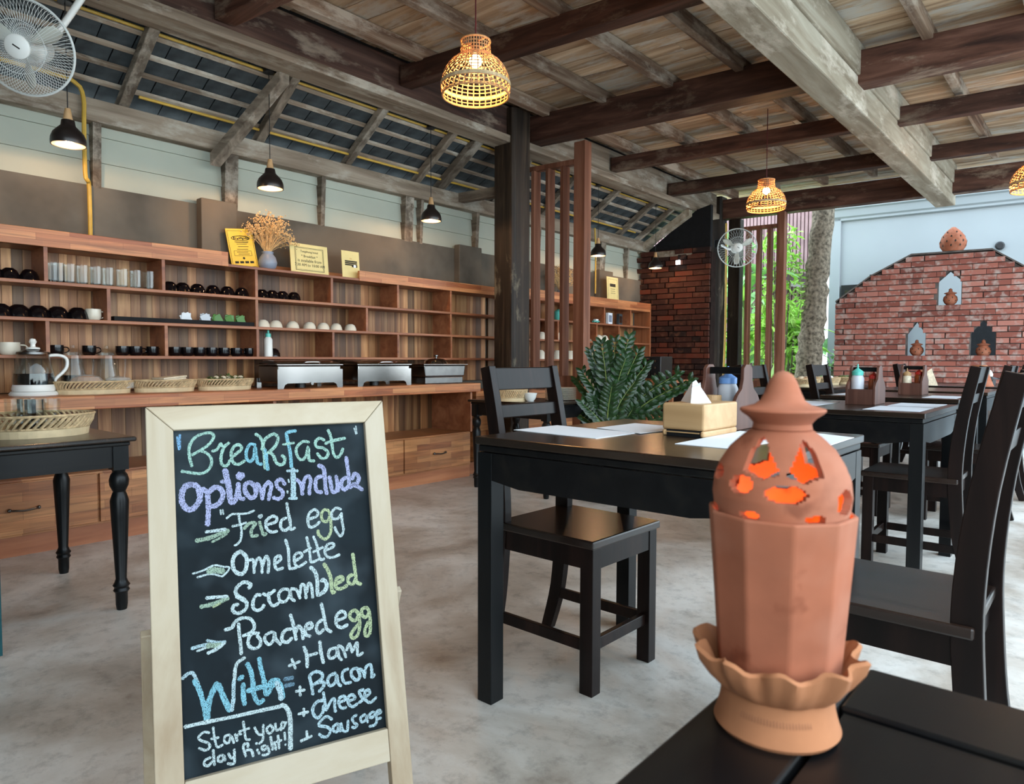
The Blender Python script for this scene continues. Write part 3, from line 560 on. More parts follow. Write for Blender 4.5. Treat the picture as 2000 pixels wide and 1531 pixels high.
# ---------------------------------------------------------------- shelving along the wall
XF = -4.25
def yat(px, X=XF): return at(px, 600, X=X).y
ZS = (.965, 1.162, 1.355, 1.552)
su = thing('wall_shelving', 'long open wooden shelving unit on the left wall with four shelf levels', 'shelf')
y = .2
while y < 4.72:                # back boards, each its own piece
    w = random.uniform(.035, .085)
    build('back_slat', M().box(-4.485, y, .78, -4.47-random.uniform(0, .002), y+w-.0015, 1.57), 'slat_back', su); y += w
for i, z in enumerate(ZS): build('shelf_board', M().box(-4.47, .15, z, XF, 4.76, z+.018), 'shelf_wood', su, bev=.002)
def dividers(pxs, z0, z1, par, mat='shelf_wood'):
    for p in pxs: yy = yat(p); build('divider', M().box(-4.47, yy-.009, z0, XF-.002, yy+.009, z1), mat, par)
dividers((92, 321, 502, 649, 778, 881), ZS[2]+.018, ZS[3], su); dividers((213, 502, 717, 881), ZS[1]+.018, ZS[2], su); dividers((92, 324, 503, 651, 778, 882), ZS[0]+.018, ZS[1], su)
build('crown_board', M().box(XF-.02, .15, 1.552, XF+.004, yat(447), 1.643), 'strip_wood', su, bev=.002)
build('crown_board', M().box(XF-.02, yat(702), 1.552, XF+.004, 4.76, 1.628), 'strip_wood', su, bev=.002)
build('back_rail', M().box(-4.47, yat(447), 1.57, -4.45, yat(702), 1.62), 'strip_wood', su)
s2 = thing('wall_shelving', 'second wooden shelving unit beyond the thick old post', 'shelf')
y = 4.80
while y < 7.42:
    w = random.uniform(.035, .085)
    build('back_slat', M().box(-4.485, y, .5, -4.47-random.uniform(0, .002), min(y+w-.0015, 7.44), 1.57), 'slat_back', s2); y += w
for z in (.96, 1.157, 1.358): build('shelf_board', M().box(-4.47, 4.78, z, XF, 7.45, z+.018), 'shelf_wood', s2, bev=.002)
build('shelf_board', M().box(-4.47, 4.78, 1.552, XF, 7.45, 1.57), 'shelf_wood', s2, bev=.002)
build('crown_board', M().box(XF-.02, 4.78, 1.555, XF+.004, 7.45, 1.655), 'strip_wood', s2, bev=.002)
for yy in (5.3, 5.9, 6.45, 7.0): build('divider', M().box(-4.47, yy, 1.376, XF-.002, yy+.018, 1.552), 'shelf_wood', s2)
for yy in (5.6, 6.3, 6.75): build('divider', M().box(-4.47, yy, 1.175, XF-.002, yy+.018, 1.358), 'shelf_wood', s2)
build('side_panel', M().box(-4.47, 7.45, .5, XF, 7.475, 1.66), 'orange_wood', s2)
# counter with drawers below
cn = thing('counter', 'long wooden buffet counter with drawers under an open back', 'counter')
build('countertop', M().box(-4.48, .0, .705, -3.93, 4.13, .775), 'strip_wood', cn, bev=.004)
build('drawer_base', M().box(-4.46, .0, .10, -3.985, 4.06, .375), 'strip_wood_drawer', cn)
build('plinth', M().box(-4.46, .0, 0, -4.0, 4.07, .10), 'shelf_wood', cn)
for yy in (.75, 2.28, 4.05): build('support_panel', M().box(-4.45, yy, .375, -3.97, yy+.02, .705), 'shelf_wood', cn)
y = .05
while y < 4.03:
    w = random.uniform(.05, .10); build('back_slat', M().box(-4.462, y, .375, -4.44, min(y+w-.002, 4.05), .705), 'slat_back', cn); y += w
dy = [-.02, .62, 1.28, 1.98, 2.64, 3.34, 4.05]
for a, b2 in zip(dy, dy[1:]):
    d = build('drawer', M().box(-3.985, a+.006, .112, -3.966, b2-.006, .366), 'strip_wood_drawer', cn, bev=.002); c = (a+b2)/2
    h = M().tube(spline([(-3.966, c-.055, .235), (-3.945, c-.05, .235), (-3.940, c, .230), (-3.945, c+.05, .235), (-3.966, c+.055, .235)], 4), .005, 6)
    for s in (-1, 1): h.ball((-3.955, c+s*.06, .235), .010, 8, 6)
    tag(build('handle', h, 'steel', d, smooth=True), 'dark twisted metal handle')
c2 = thing('counter', 'low wooden cabinet beyond the counter, mostly hidden behind the round post', 'cabinet')
build('body', M().box(-4.46, 4.2, .10, -4.05, 6.0, .66), 'strip_wood_drawer', c2); build('top', M().box(-4.47, 4.18, .66, -4.03, 6.02, .70), 'strip_wood', c2); build('plinth', M().box(-4.46, 4.09, 0, -4.06, 6.0, .10), 'shelf_wood', c2)
# ---------------------------------------------------------------- tables and chairs
def table(x0, y0, x1, y1, h, label, rz=0, simple=False):
    cx, cy = (x0+x1)/2, (y0+y1)/2; w, d = (x1-x0)/2, (y1-y0)/2
    t = thing('dining_table', label, 'table', (cx, cy, 0), rz)
    build('tabletop', M().box(-w, -d, h-.022, w, d, h), 'table_top', t, bev=.003)
    build('moulding', M().box(-w+.007, -d+.007, h-.042, w-.007, d-.007, h-.0225), 'black_wood', t, bev=.004)
    for s in (-1, 1):
        for axis in (0, 1):
            L = (w if axis == 0 else d)-.03; off = (d if axis == 0 else w)-.016; n = 12
            low = [(-L+2*L*i/n, h-.115-(.0 if 0 < i < n else .0)-(.018 if 1 < i < n-1 else .018*min(i, n-i)/2*1.0 if i not in (0, n) else 0)) for i in range(n+1)]
            pts = [(-L, h-.044)]+low+[(L, h-.044)]
            if axis == 0: mb = M().prism(pts, 'Y', s*off-.01, s*off+.01)
            else: mb = M().prism(pts, 'X', s*off-.01, s*off+.01)
            build('apron', mb, 'black_wood', t)
    for sx in (-1, 1):
        for sy in (-1, 1):
            a, b2 = sx*(w-.005), sy*(d-.005); build('leg', M().box(a, b2, 0, a-sx*.052, b2-sy*.052, h-.0435), 'black_wood_z', t, bev=.002)
    return t
T1 = table(-1.330, 1.375, -.53, 2.160, .75, 'near black dining table with tissue box and wooden caddy')
T2 = table(-1.29, 3.20, -.56, 4.0, .75, 'black dining table behind the clay lantern, caddy with teal topped bottle')
T3 = table(-1.37, 4.52, -.63, 5.34, .75, 'black dining table third from the camera, caddy with red topped bottle')
T4 = table(-1.37, 5.72, -.63, 6.5, .75, 'black dining table fourth from the camera, mostly hidden by the third')
T5 = table(-1.32, 7.0, -.60, 7.75, .75, 'farthest black dining table holding a clay cone and little pagoda lamps')
T6 = table(-2.35, 6.0, -1.75, 7.6, .74, 'black side table carrying baskets below the far slat screen')
def chair(label, loc, rz, group=None):
    t = thing('dining_chair', label, 'chair', loc, rz, group)
    build('seat', M().box(-.375, -.185, .427, .01, .185, .452), 'chair_seat', t, bev=.005)
    build('seat_frame', M().box(-.365, -.17, .365, -.0, -.145, .426).box(-.365, .145, .365, 0, .17, .426).box(-.022, -.145, .365, 0, .145, .426).box(-.365, -.145, .365, -.343, .145, .426), 'chair_wood', t)
    for s in (-1, 1):
        a = s*.175; build('leg', M().box(-.042, a, 0, .003, a-s*.042, .4265), 'chair_wood', t, bev=.002)
        pts = spline([(-.43, 0), (-.385, .16), (-.365, .36), (-.362, .52), (-.382, .72), (-.425, .94)], 4)
        pts2 = [(p.x, p.y) for p in [Vector((q[0], q[1], 0)) if not isinstance(q, Vector) else q for q in pts]] if False else [(q[0], q[1]) for q in pts]
        n = len(pts2); ws = [.040+.014*sin(pi*i/(n-1)) for i in range(n)]
        build('leg', M().ribbon(pts2, ws, 'Y', a-s*.03, a), 'chair_wood', t, bev=.002)
        build('stretcher', M().box(-.375, a-s*.028, .12, -.04, a-s*.012, .155), 'chair_wood', t, bev=.002)
    build('stretcher', M().box(-.030, -.135, .12, -.012, .135, .155), 'chair_wood', t, bev=.002)
    xb = lambda z: -.362-(.063*((z-.52)/.42)**1.35 if z > .52 else 0)
    def slat(z0, z1): build('back_slat', M().hexa([(xb(z0)-.010, -.147, z0), (xb(z0)+.012, -.147, z0), (xb(z0)+.012, .147, z0), (xb(z0)-.010, .147, z0), (xb(z1)-.010, -.147, z1), (xb(z1)+.012, -.147, z1), (xb(z1)+.012, .147, z1), (xb(z1)-.010, .147, z1)]), 'chair_wood', t, bev=.003)
    slat(.865, .938); slat(.775, .818)
    return t
ch = chair('dark wooden chair tucked under the near table from its left end', (-1.085, 1.775, 0), -.02)
def C_(x, y, rz, lb): return dup(ch, (x, y, 0), rz, lb)
C_(-.555, 1.735, pi, 'dark wooden chair right of the clay lantern, big seat in the foreground')
C_(-.86, 3.67, pi+.02, 'dark chair at the right side of the second table, lit from behind')
C_(-.86, 4.95, pi, 'dark chair at the right side of the third table')
C_(-.86, 6.05, pi, 'dark chair at the right side of the fourth table, at the frame edge')
C_(-1.07, 3.72, 0, 'dark chair with its back to the camera left, behind the wooden caddy')
C_(-1.07, 4.86, 0, 'dark chair whose slatted back stands before the tree trunk')
C_(-1.07, 7.25, 0, 'small far dark chair standing before the brick gable between two caddies')
# foreground table
t = thing('dining_table', 'black framed table in the foreground under the big clay lantern', 'table', (0, 0, 0))
TZ = .755; X0, X1, Y0, Y1 = -.176, .75, -.55, .500
build('tabletop', M().box(X0+.064, Y0, TZ-.03, X1-.05, Y1-.072, TZ-.002), 'black_wood', t)
build('frame_board', M().box(X0, Y0, TZ-.032, X0+.06, Y1, TZ), 'black_wood', t, bev=.002); build('frame_board', M().box(X0+.0605, Y1-.068, TZ-.032, X1, Y1, TZ), 'black_wood', t, bev=.002)
build('frame_board', M().box(X1-.05, Y0, TZ-.032, X1, Y1-.07, TZ), 'black_wood', t, bev=.002)
build('apron', M().box(X0+.05, Y1-.06, TZ-.10, X1-.05, Y1-.04, TZ-.0325).box(X0+.03, Y0+.04, TZ-.10, X0+.05, Y1-.06, TZ-.0325), 'black_wood', t)
for x in (X0+.03, X1-.08):
    for y in (Y0+.03, Y1-.08): build('leg', M().box(x, y, 0, x+.05, y+.05, TZ-.0325), 'black_wood_z', t)
# turned-leg side tables
LEGP = [(.022, 0), (.026, .02), (.027, .065), (.036, .075), (.03, .085), (.038, .095), (.030, .105), (.024, .12), (.038, .36), (.041, .42), (.032, .445), (.027, .455), (.041, .48), (.043, .50), (.036, .52), (.027, .53), (.033, .545)]
def turned(lb, x0, y0, x1, y1, h):
    t = thing('side_table', lb, 'table', ((x0+x1)/2, (y0+y1)/2, 0)); w, d = (x1-x0)/2, (y1-y0)/2; k = (h-.12)/.545
    build('tabletop', M().box(-w, -d, h-.018, w, d, h), 'table_top', t, bev=.006)
    build('moulding', M().box(-w+.018, -d+.018, h-.034, w-.018, d-.018, h-.0185), 'black_wood', t, bev=.004)
    for s in (-1, 1):
        build('apron', M().box(-w+.04, s*(d-.04)-.009, h-.115, w-.04, s*(d-.04)+.009, h-.0345), 'black_wood', t); build('apron', M().box(s*(w-.04)-.009, -d+.04, h-.115, s*(w-.04)+.009, d-.04, h-.0345), 'black_wood', t)
    for sx in (-1, 1):
        for sy in (-1, 1):
            c = (sx*(w-.05), sy*(d-.05), 0); mb = M().lathe([(r_*.8, z*k) for r_, z in LEGP], 20, c).box(c[0]-.027, c[1]-.027, h-.125, c[0]+.027, c[1]+.027, h-.0345)
            build('leg', mb, 'black_wood_z', t, smooth=True)
    return t
turned('blue black side table with turned legs holding a tray of glasses', -3.58, .15, -2.80, 1.04, .667)
turned('black table with turned legs carrying plates and a basket near the round post', -3.66, 3.70, -2.89, 4.26, .667)
# ---------------------------------------------------------------- clay lantern in front
LX, LY = -.137, .387
def Z(y):   # height on the lantern axis seen at image row y
    lo, hi = .5, 1.2
    for _ in range(40):
        mid = (lo+hi)/2; v = Vector((LX, LY, mid-H)); yy = 765.5-FP*v.dot(UP)/v.dot(FW)
        if yy > y: lo = mid
        else: hi = mid
    return lo
px = 1/ppm(LX, LY, .85); B = TZ
lt = thing('clay_lantern', 'terracotta lantern with cut-out dome and pointed lid in the foreground', 'lantern', (LX, LY, B))
hz = lambda y: Z(y)-B
ped = build('pedestal', M().lathe([(.0001, 0), (112*px, 0), (117*px, .002), (118*px, hz(1404)), (112*px, hz(1388)), (107*px, hz(1368)), (104*px, hz(1345)), (103*px, hz(1332)), (.0001, hz(1332))], 48), 'terracotta_light', lt, smooth=True)
mb = M()   # frilled collar
n = 110; rows_ = [(98*px, hz(1338), 0), (112*px, hz(1331), .2), (130*px, hz(1312), .7), (147*px, hz(1286), 1.1), (153*px, hz(1264), 1.3), (146*px, hz(1259), 1.3), (133*px, hz(1278), 1), (114*px, hz(1306), .3), (100*px, hz(1318), 0)]
NR = len(rows_); vs = []
for r_, z, a in rows_:
    for j in range(n):
        t_ = 2*pi*j/n; wv = sin(10*t_+.4*sin(3*t_))
        vs.append(((r_+a*.0024*(wv+.35*sin(23*t_)))*cos(t_), (r_+a*.0024*(wv+.35*sin(23*t_)))*sin(t_), z+a*.0019*sin(10*t_+.9)))
mb.add(vs, [(i*n+j, i*n+(j+1) % n, ((i+1) % NR)*n+(j+1) % n, ((i+1) % NR)*n+j) for i in range(NR) for j in range(n)])
build('frilled_collar', mb, 'terracotta_light', lt, smooth=True)
mb = M()
for j in range(24):     # short pressed comb marks round the front
    a = atan2(-LY, -LX)-.62+j*.052; q0, q1 = 103.6*px, 108.4*px; e = .012
    mb.add([(q0*cos(a), q0*sin(a), hz(1351)), (q0*cos(a+e), q0*sin(a+e), hz(1351)), (q1*cos(a+e+.01), q1*sin(a+e+.01), hz(1369)), (q1*cos(a+.01), q1*sin(a+.01), hz(1369))], [(0, 1, 2, 3)])
tag(build('comb_marks', mb, 'clay_mark', ped), kind='stuff')
z1 = hz(1004); zb = hz(1322)
# body: ten-sided can, open at the top
def ngon_ring(r_, n, rot=.2): return [(r_*cos(2*pi*i/n+rot), r_*sin(2*pi*i/n+rot)) for i in range(n)]
def canring(levels, n): 
    mb = M(); vs = []
    for r_, z in levels: vs += [(x, y, z) for x, y in ngon_ring(r_, n)]
    k = len(levels); fs = [(i*n+j, i*n+(j+1) % n, (i+1)*n+(j+1) % n, (i+1)*n+j) for i in range(k-1) for j in range(n)]+[tuple(range(n))[::-1], tuple((k-1)*n+j for j in range(n))]
    return mb.add(vs, fs)
bd = build('body', canring([(113*px, zb), (137*px, z1), (138*px, z1+.003), (128*px, z1+.003), (120*px, z1-.03), (105*px, z1-.09)], 10), 'terracotta', lt, bev=.002)
# dome with cut-outs
zt = Z(838)-B; nr, ns = 56, 120
def dome_r(t): # t 0 bottom..1 top
    P_ = [(0, 116), (.12, 123), (.31, 127), (.48, 124), (.62, 116), (.80, 96), (.92, 74), (1.0, 56)]
    for a, b2 in zip(P_, P_[1:]):
        if a[0] <= t <= b2[0]: q = (t-a[0])/(b2[0]-a[0]); return (a[1]+(b2[1]-a[1])*q)*px
    return 56*px
af = atan2(-LY, -LX)   # azimuth facing the camera
def hole(a, t):
    d = (a-af+pi) % (2*pi)-pi
    for c, tc_, w_, h_, tear in ((-.36, .74, .33, .20, 1), (.43, .72, .33, .20, 1), (.07, .41, .30, .095, 0), (-.60, .47, .20, .10, 0), (1.08, .31, .24, .13, 0), (-1.22, .54, .2, .08, 0), (-.44, .165, .17, .045, 0), (.50, .165, .18, .045, 0), (-1.3, .15, .2, .05, 0), (1.5, .12, .2, .05, 0),
            (1.7, .70, .28, .18, 1), (2.5, .70, .28, .18, 1), (-2.7, .70, .28, .18, 1), (-1.75, .70, .28, .18, 1), (3.1, .35, .24, .1, 0), (2.1, .35, .24, .1, 0), (-2.1, .35, .24, .1, 0)):
        u = (d-c+pi) % (2*pi)-pi; v = t-tc_
        if tear:
            if abs(v) < h_ and abs(u+.10*v/h_*(1 if c < 0 else -1)) < w_*(1-(v/h_+1)/2)**.5*min(1, (v/h_+1)*3): return True
        elif (u/w_)**2+(v/h_)**2 < 1: return True
    return False
zb2 = z1-.004; mb = M(); vid = {}; 
def vt(i, j, inner):
    k = (i, j % ns, inner)
    if k not in vid:
        t = i/nr; r_ = dome_r(t)-(.0045 if inner else 0); a = 2*pi*j/ns; vid[k] = len(mb.v); mb.v.append((r_*cos(a), r_*sin(a), zb2+(zt-zb2)*t))
    return vid[k]
solid = {(i, j): not hole(2*pi*(j+.5)/ns, (i+.5)/nr) for i in range(nr) for j in range(ns)}
for (i, j), s_ in solid.items():
    if not s_: continue
    mb.f.append((vt(i, j, 0), vt(i, j+1, 0), vt(i+1, j+1, 0), vt(i+1, j, 0))); mb.f.append((vt(i, j, 1), vt(i+1, j, 1), vt(i+1, j+1, 1), vt(i, j+1, 1)))
    for di, dj, e in ((-1, 0, ((i, j), (i, j+1))), (1, 0, ((i+1, j), (i+1, j+1))), (0, -1, ((i, j), (i+1, j))), (0, 1, ((i, j+1), (i+1, j+1)))):
        q = (i+di, (j+dj) % ns)
        if not solid.get(q, False): a, b2 = e; mb.f.append((vt(*a, 0), vt(*b2, 0), vt(*b2, 1), vt(*a, 1)))
build('dome', mb, 'terracotta', lt, smooth=True)
build('pointed_lid', M().lathe([(50*px, hz(840)), (55*px, hz(836)), (53*px, hz(826)), (62*px, hz(815)), (75*px, hz(806)), (79*px, hz(801)), (77*px, hz(797)), (52*px, hz(790)), (40*px, hz(781)), (33*px, hz(765)), (26*px, hz(746)), (18*px, hz(732)), (9*px, hz(726)), (.0002, hz(724))], 40), 'terracotta', lt, smooth=True)
cd = build('candle', M().lathe([(.0005, z1-.028), (.017, z1-.028), (.017, z1-.018), (.0005, z1-.018)], 20), 'cream_food', lt)
build('flame', M().lathe([(.0003, z1-.017), (.0035, z1-.012), (.003, z1-.005), (.0003, z1+.004)], 12), 'flame', cd, smooth=True)
pl = bpy.data.lights.new('candle_light', 'POINT'); pl.energy = .22; pl.color = (1, .25, .03); pl.shadow_soft_size = .006; plo = bpy.data.objects.new('candle_light', pl); COL.objects.link(plo); plo.location = (LX, LY, B+z1-.004)
# ---------------------------------------------------------------- lamps
def rattan_lamp(loc, ztop, lb, s=1.0):
    t = thing('wicker_pendant_lamp', lb, 'lamp', loc); R_ = [(.172, 0), (.178, .035), (.174, .08), (.158, .125), (.128, .165), (.095, .19), (.080, .205), (.076, .25), (.074, .275)]
    R_ = [(a*s, b2*s) for a, b2 in R_]
    P_ = spline([(a, b2, 0) for a, b2 in R_], 4)
    mb = M(); nn = 34
    for j in range(nn):
        a = 2*pi*j/nn; mb.ribbon([(0, 0), (0, .001)], .001, 'X', 0, .001) if False else None
        pts_ = [(p.x*cos(a), p.x*sin(a), p.y) for p in P_]; tx, ty = -sin(a)*.0030*s, cos(a)*.0030*s; vs = []
        for p in pts_: vs += [(p[0]+tx, p[1]+ty, p[2]), (p[0]-tx, p[1]-ty, p[2])]
        mb.add(vs, [(2*i, 2*i+1, 2*i+3, 2*i+2) for i in range(len(pts_)-1)])
    tag(build('upright_strands', mb, 'rattan', t), kind='stuff')
    mb = M(); zz = 0
    for k in range(16):
        z = (.008+k*.0175)*s; r_ = None
        for p, q in zip(P_, P_[1:]):
            if p.y <= z <= q.y: r_ = p.x+(q.x-p.x)*(z-p.y)/max(1e-6, q.y-p.y)
        if r_ is None: continue
        nseg = 44; vs = []
        for j in range(nseg): a = 2*pi*j/nseg; rr = r_+.0016; vs += [(rr*cos(a), rr*sin(a), z-.0026*s), (rr*cos(a), rr*sin(a), z+.0026*s)]
        mb.add(vs, [(2*j, 2*((j+1) % nseg), 2*((j+1) % nseg)+1, 2*j+1) for j in range(nseg)])
    tag(build('hoop_strands', mb, 'rattan', t), kind='stuff')
    ring = lambda r_, z, th: M().tube([(r_*cos(2*pi*i/40), r_*sin(2*pi*i/40), z) for i in range(40)], th, 8, True)
    build('rim', ring(.172*s, 0, .005*s), 'rattan', t, smooth=True); build('band', M().lathe([(.181*s, .045*s), (.1815*s, .062*s), (.179*s, .062*s), (.178*s, .045*s)], 44, closed=True), 'wicker', t); build('top_ring', ring(.075*s, .275*s, .005*s), 'rattan', t, smooth=True)
    sk_ = build('socket', M().lathe([(.0005, .30*s), (.018, .30*s), (.018, .22*s), (.014, .215*s), (.0005, .215*s)], 16), 'black_paint', t); build('bulb', M().ball((0, 0, .175*s), .030, 16, 10), 'bulb_warm', t, smooth=True)
    build('crossbar', M().box(-.075*s, -.003, .272*s, .075*s, .003, .278*s), 'rattan', t)
    build('cord', M().tube([(0, 0, .29*s), (0, 0, ztop-loc[2])], .0035, 6), 'cord_red' if 'cord_red' in MATS else 'black_paint', t)
    l = bpy.data.lights.new('bulb_light', 'POINT'); l.energy = 12; l.color = (1, .52, .20); l.shadow_soft_size = .03; lo = bpy.data.objects.new('bulb_light', l); COL.objects.link(lo); lo.location = (loc[0], loc[1], loc[2]+.13*s)
    return t
flat('cord_red', (.10, .01, .012), .5)
p1 = at(929, 187, Z=2.235); rattan_lamp((p1.x, p1.y, 2.235), 3.03, 'glowing wicker basket pendant lamp nearest the camera', .93)
p2 = at(1496, 409, Z=2.262); rattan_lamp((p2.x, p2.y, 2.262), 3.11, 'glowing wicker basket pendant lamp over the far tables', .90)
rattan_lamp((-.46, 6.62, 2.27), 3.11, 'wicker pendant lamp cut by the right frame edge')
def black_lamp(x, y, zb, lb, ztop):
    t = thing('black_pendant_lamp', lb, 'lamp', (x, y, zb))
    pr_ = [(.080, 0), (.082, .015), (.080, .035), (.070, .060), (.050, .082), (.034, .098), (.030, .125)]
    build('lamp_shade', M().lathe(pr_+[(.0005, .126), (.0005, .122), (.026, .120), (.030, .098), (.046, .080), (.066, .058), (.076, .034), (.078, .015), (.077, 0)], 32, closed=True), 'lamp_black', t, smooth=True)
    build('shade_lining', M().lathe([(.0755, .001), (.0765, .015), (.0745, .033), (.064, .057), (.044, .078), (.028, .094)], 32), 'lamp_white', t, smooth=True)
    build('wooden_neck', M().lathe([(.0005, .125), (.023, .125), (.013, .185), (.0005, .187)], 20), 'bamboo', t, smooth=True)
    build('bulb', M().ball((0, 0, .028), .022, 14, 8), 'bulb_small', t, smooth=True)
    build('cord', M().tube([(0, 0, .185), (0, 0, ztop-zb)], .0028, 6), 'black_paint', t)
    build('ceiling_rose', M().lathe([(.0005, ztop-zb-.03), (.035, ztop-zb-.03), (.035, ztop-zb), (.0005, ztop-zb)], 16), 'black_paint', t)
    l = bpy.data.lights.new('bulb_light', 'POINT'); l.energy = 14; l.color = (1, .56, .27); l.shadow_soft_size = .02; lo = bpy.data.objects.new('bulb_light', l); COL.objects.link(lo); lo.location = (x, y, zb+.004)
flat('lamp_white', (.8, .75, .62), .5)
flat('lamp_black', (.014, .010, .009), .3, .5)
for i, (px_, py_, w) in enumerate(((134, 284, 66), (528, 369, 49), (842, 432, 38), (1168, 500, 26), (1280, 524, 30))):
    p = at(px_, py_, X=-4.07); black_lamp(-4.07, p.y, p.z, ['black pendant lamp nearest, just below the white fan', 'black pendant lamp above the dried flowers', 'black pendant lamp left of the thick round post', 'black pendant lamp seen behind the slat screen', 'black pendant lamp before the far brick corner'][i], 2.80)
# ---------------------------------------------------------------- fans
def fan(lb, c, R_, dirv, mount, cage=True):
    d = Vector(dirv).normalized(); q = d.to_track_quat('Z', 'Y').to_matrix().to_4x4()
    t = thing('wall_fan', lb, 'fan', c); nn = 84 if cage else 40
    mb = M()
    for j in range(nn):
        a = 2*pi*j/nn; tw = .32
        mb.tube([(r_*cos(a+tw*(r_/R_)), r_*sin(a+tw*(r_/R_)), z) for r_, z in ((.045, .075), (R_*.45, .080), (R_*.75, .066), (R_*.93, .035), (R_, 0))], .0011, 4)
        mb.tube([(r_*cos(a-tw*(r_/R_)), r_*sin(a-tw*(r_/R_)), z) for r_, z in ((.05, -.085), (R_*.5, -.085), (R_*.8, -.068), (R_*.95, -.035), (R_, 0))], .0011, 4)
    tag(build('cage_wires', mb.xf(q), 'fan_grey', t), kind='stuff')
    mb = M().tube([(R_*cos(2*pi*i/48), R_*sin(2*pi*i/48), 0) for i in range(48)], .006, 8, True); build('cage_rim', mb.xf(q), 'fan_grey', t, smooth=True)
    mb = M().tube([(R_*.55*cos(2*pi*i/48), R_*.55*sin(2*pi*i/48), .077) for i in range(48)], .0015, 6, True); build('cage_ring', mb.xf(q), 'fan_grey', t)
    hb = build('hub_cap', M().lathe([(.0005, .072), (.052, .072), (.052, .084), (.044, .090), (.0005, .092)], 28).xf(q), 'white_plastic', t, smooth=True)
    build('name_plate', M().box(-.016, -.003, .0915, .016, .003, .0925).xf(q @ Matrix.Rotation(-.6, 4, 'Z')), 'ink', hb)
    for k in range(3):
        a0 = 2*pi*k/3+.5; vs = []; n = 10
        for i in range(n+1):
            s = i/n; r_ = .04+(R_*.86-.04)*s; w = .42*sin(pi*min(1, .15+.8*s))+.12
            for e, zz in ((-w/2, -.022), (0, -.002), (w/2, .022)): vs.append((r_*cos(a0+e), r_*sin(a0+e), zz))
        fs = []
        for i in range(n): a = 3*i; fs += [(a, a+1, a+4, a+3), (a+1, a+2, a+5, a+4)]
        o = build('blade', M().add(vs, fs).xf(q), 'fan_blade', t, smooth=True); md = o.modifiers.new('thick', 'SOLIDIFY'); md.thickness = .002
    build('motor', M().lathe([(.0005, -.19), (.04, -.185), (.058, -.16), (.06, -.09), (.03, -.06), (.02, .05), (.0005, .05)], 24).xf(q), 'white_plastic', t, smooth=True)
    mv = Vector(mount)-Vector(c); back = q @ Vector((0, 0, -.13))
    build('arm', M().tube(spline([tuple(back), tuple(back*.6+mv*.4+Vector((0, 0, -.03))), tuple(mv)], 6), .016, 10), 'white_plastic', t, smooth=True)
    mm = mv; build('bracket', M().box(mm.x-.05, mm.y-.05, mm.z-.05, mm.x+.05, mm.y+.05, mm.z+.05), 'black_paint', t, bev=.006)
    return t
m_, t_, b_ = base('fan_blade', .3); b_.inputs['Base Color'].default_value = (.66, .66, .58, 1); b_.inputs['Alpha'].default_value = .8
fc = at(50, 93, Z=2.4); fan('big white wire cage fan in the top left corner', tuple(fc), .205, (.62, -.50, -.30), (-3.83, fc.y+.28, 2.80))
fc = at(1440, 484, X=-3.42); fan('far white fan turned to the tables beside the far slat screen', tuple(fc), .225, (.45, -.75, -.10), (-3.8, 8.38, 2.45), False)
# ---------------------------------------------------------------- chalkboard easel
o_d = [ray(338, 842), ray(710, 826), ray(757, 1420), ray(362, 1524)]
# rectangle fitted through the four corners of the black panel: width BWD, height BHT
BWD = .37
def solve():
    # find depths so that the four points form a parallelogram: d0*t0 + d2*t2 = d1*t1 + d3*t3
    A = Matrix((( -o_d[1].x, o_d[2].x, -o_d[3].x), (-o_d[1].y, o_d[2].y, -o_d[3].y), (-o_d[1].z, o_d[2].z, -o_d[3].z)))
    s = A.inverted() @ (-o_d[0]); t = [1, s.x, s.y, s.z]; P = [o_d[i]*t[i] for i in range(4)]
    k = BWD/(P[1]-P[0]).length; return [p*k+Vector((0, 0, H)) for p in P]
BP = solve(); bA = (BP[1]-BP[0]).normalized(); bB = (BP[3]-BP[0]); bB = (bB-bA*bB.dot(bA)); BHT = bB.length; bB.normalize(); bN = bB.cross(bA)
if bN.dot(Vector((0, 0, H))-BP[0]) < 0: bN = -bN
def bp(x, y):
    d = ray(x, y); o = Vector((0, 0, H)); P = o+d*((BP[0]-o).dot(bN)/d.dot(bN))-BP[0]; return P.dot(bA), P.dot(bB)
MB_ = Matrix((bA, bB, bN)).transposed().to_4x4(); MB_.translation = BP[0]     # local: x right, y down the board, z toward the viewer
es = thing('chalkboard_easel', 'tall pine framed chalkboard easel with the breakfast options in chalk', 'sign')
FWD = .046; fT = .044
bl = bp(345, 1600)[1]
def onb(name, mb, mat, par=es, **k): return build(name, mb.xf(MB_), mat, par, **k)
onb('slate_panel', M().box(-.006, -.006, -.012, BWD+.006, BHT+.006, -.003), 'slate_board')
onb('frame_stile', M().prism([(-.046, -.046), (.0, .0), (.0, BHT), (0, BHT+.16), (-.046, BHT+.16)], 'Z', -.016, .010), 'pine_z', bev=.002)
onb('frame_stile', M().prism([(BWD, 0), (BWD+.043, -.046), (BWD+.043, BHT+.16), (BWD, BHT+.16), (BWD, BHT)], 'Z', -.016, .010), 'pine_z', bev=.002)
onb('frame_rail', M().prism([(-.0455, -.0465), (BWD+.0425, -.0465), (BWD, -.0005), (0, -.0005)], 'Z', -.016, .010), 'pine', bev=.002)
onb('frame_rail', M().box(.0005, BHT, -.016, BWD-.0005, BHT+.062, .010), 'pine', bev=.002)
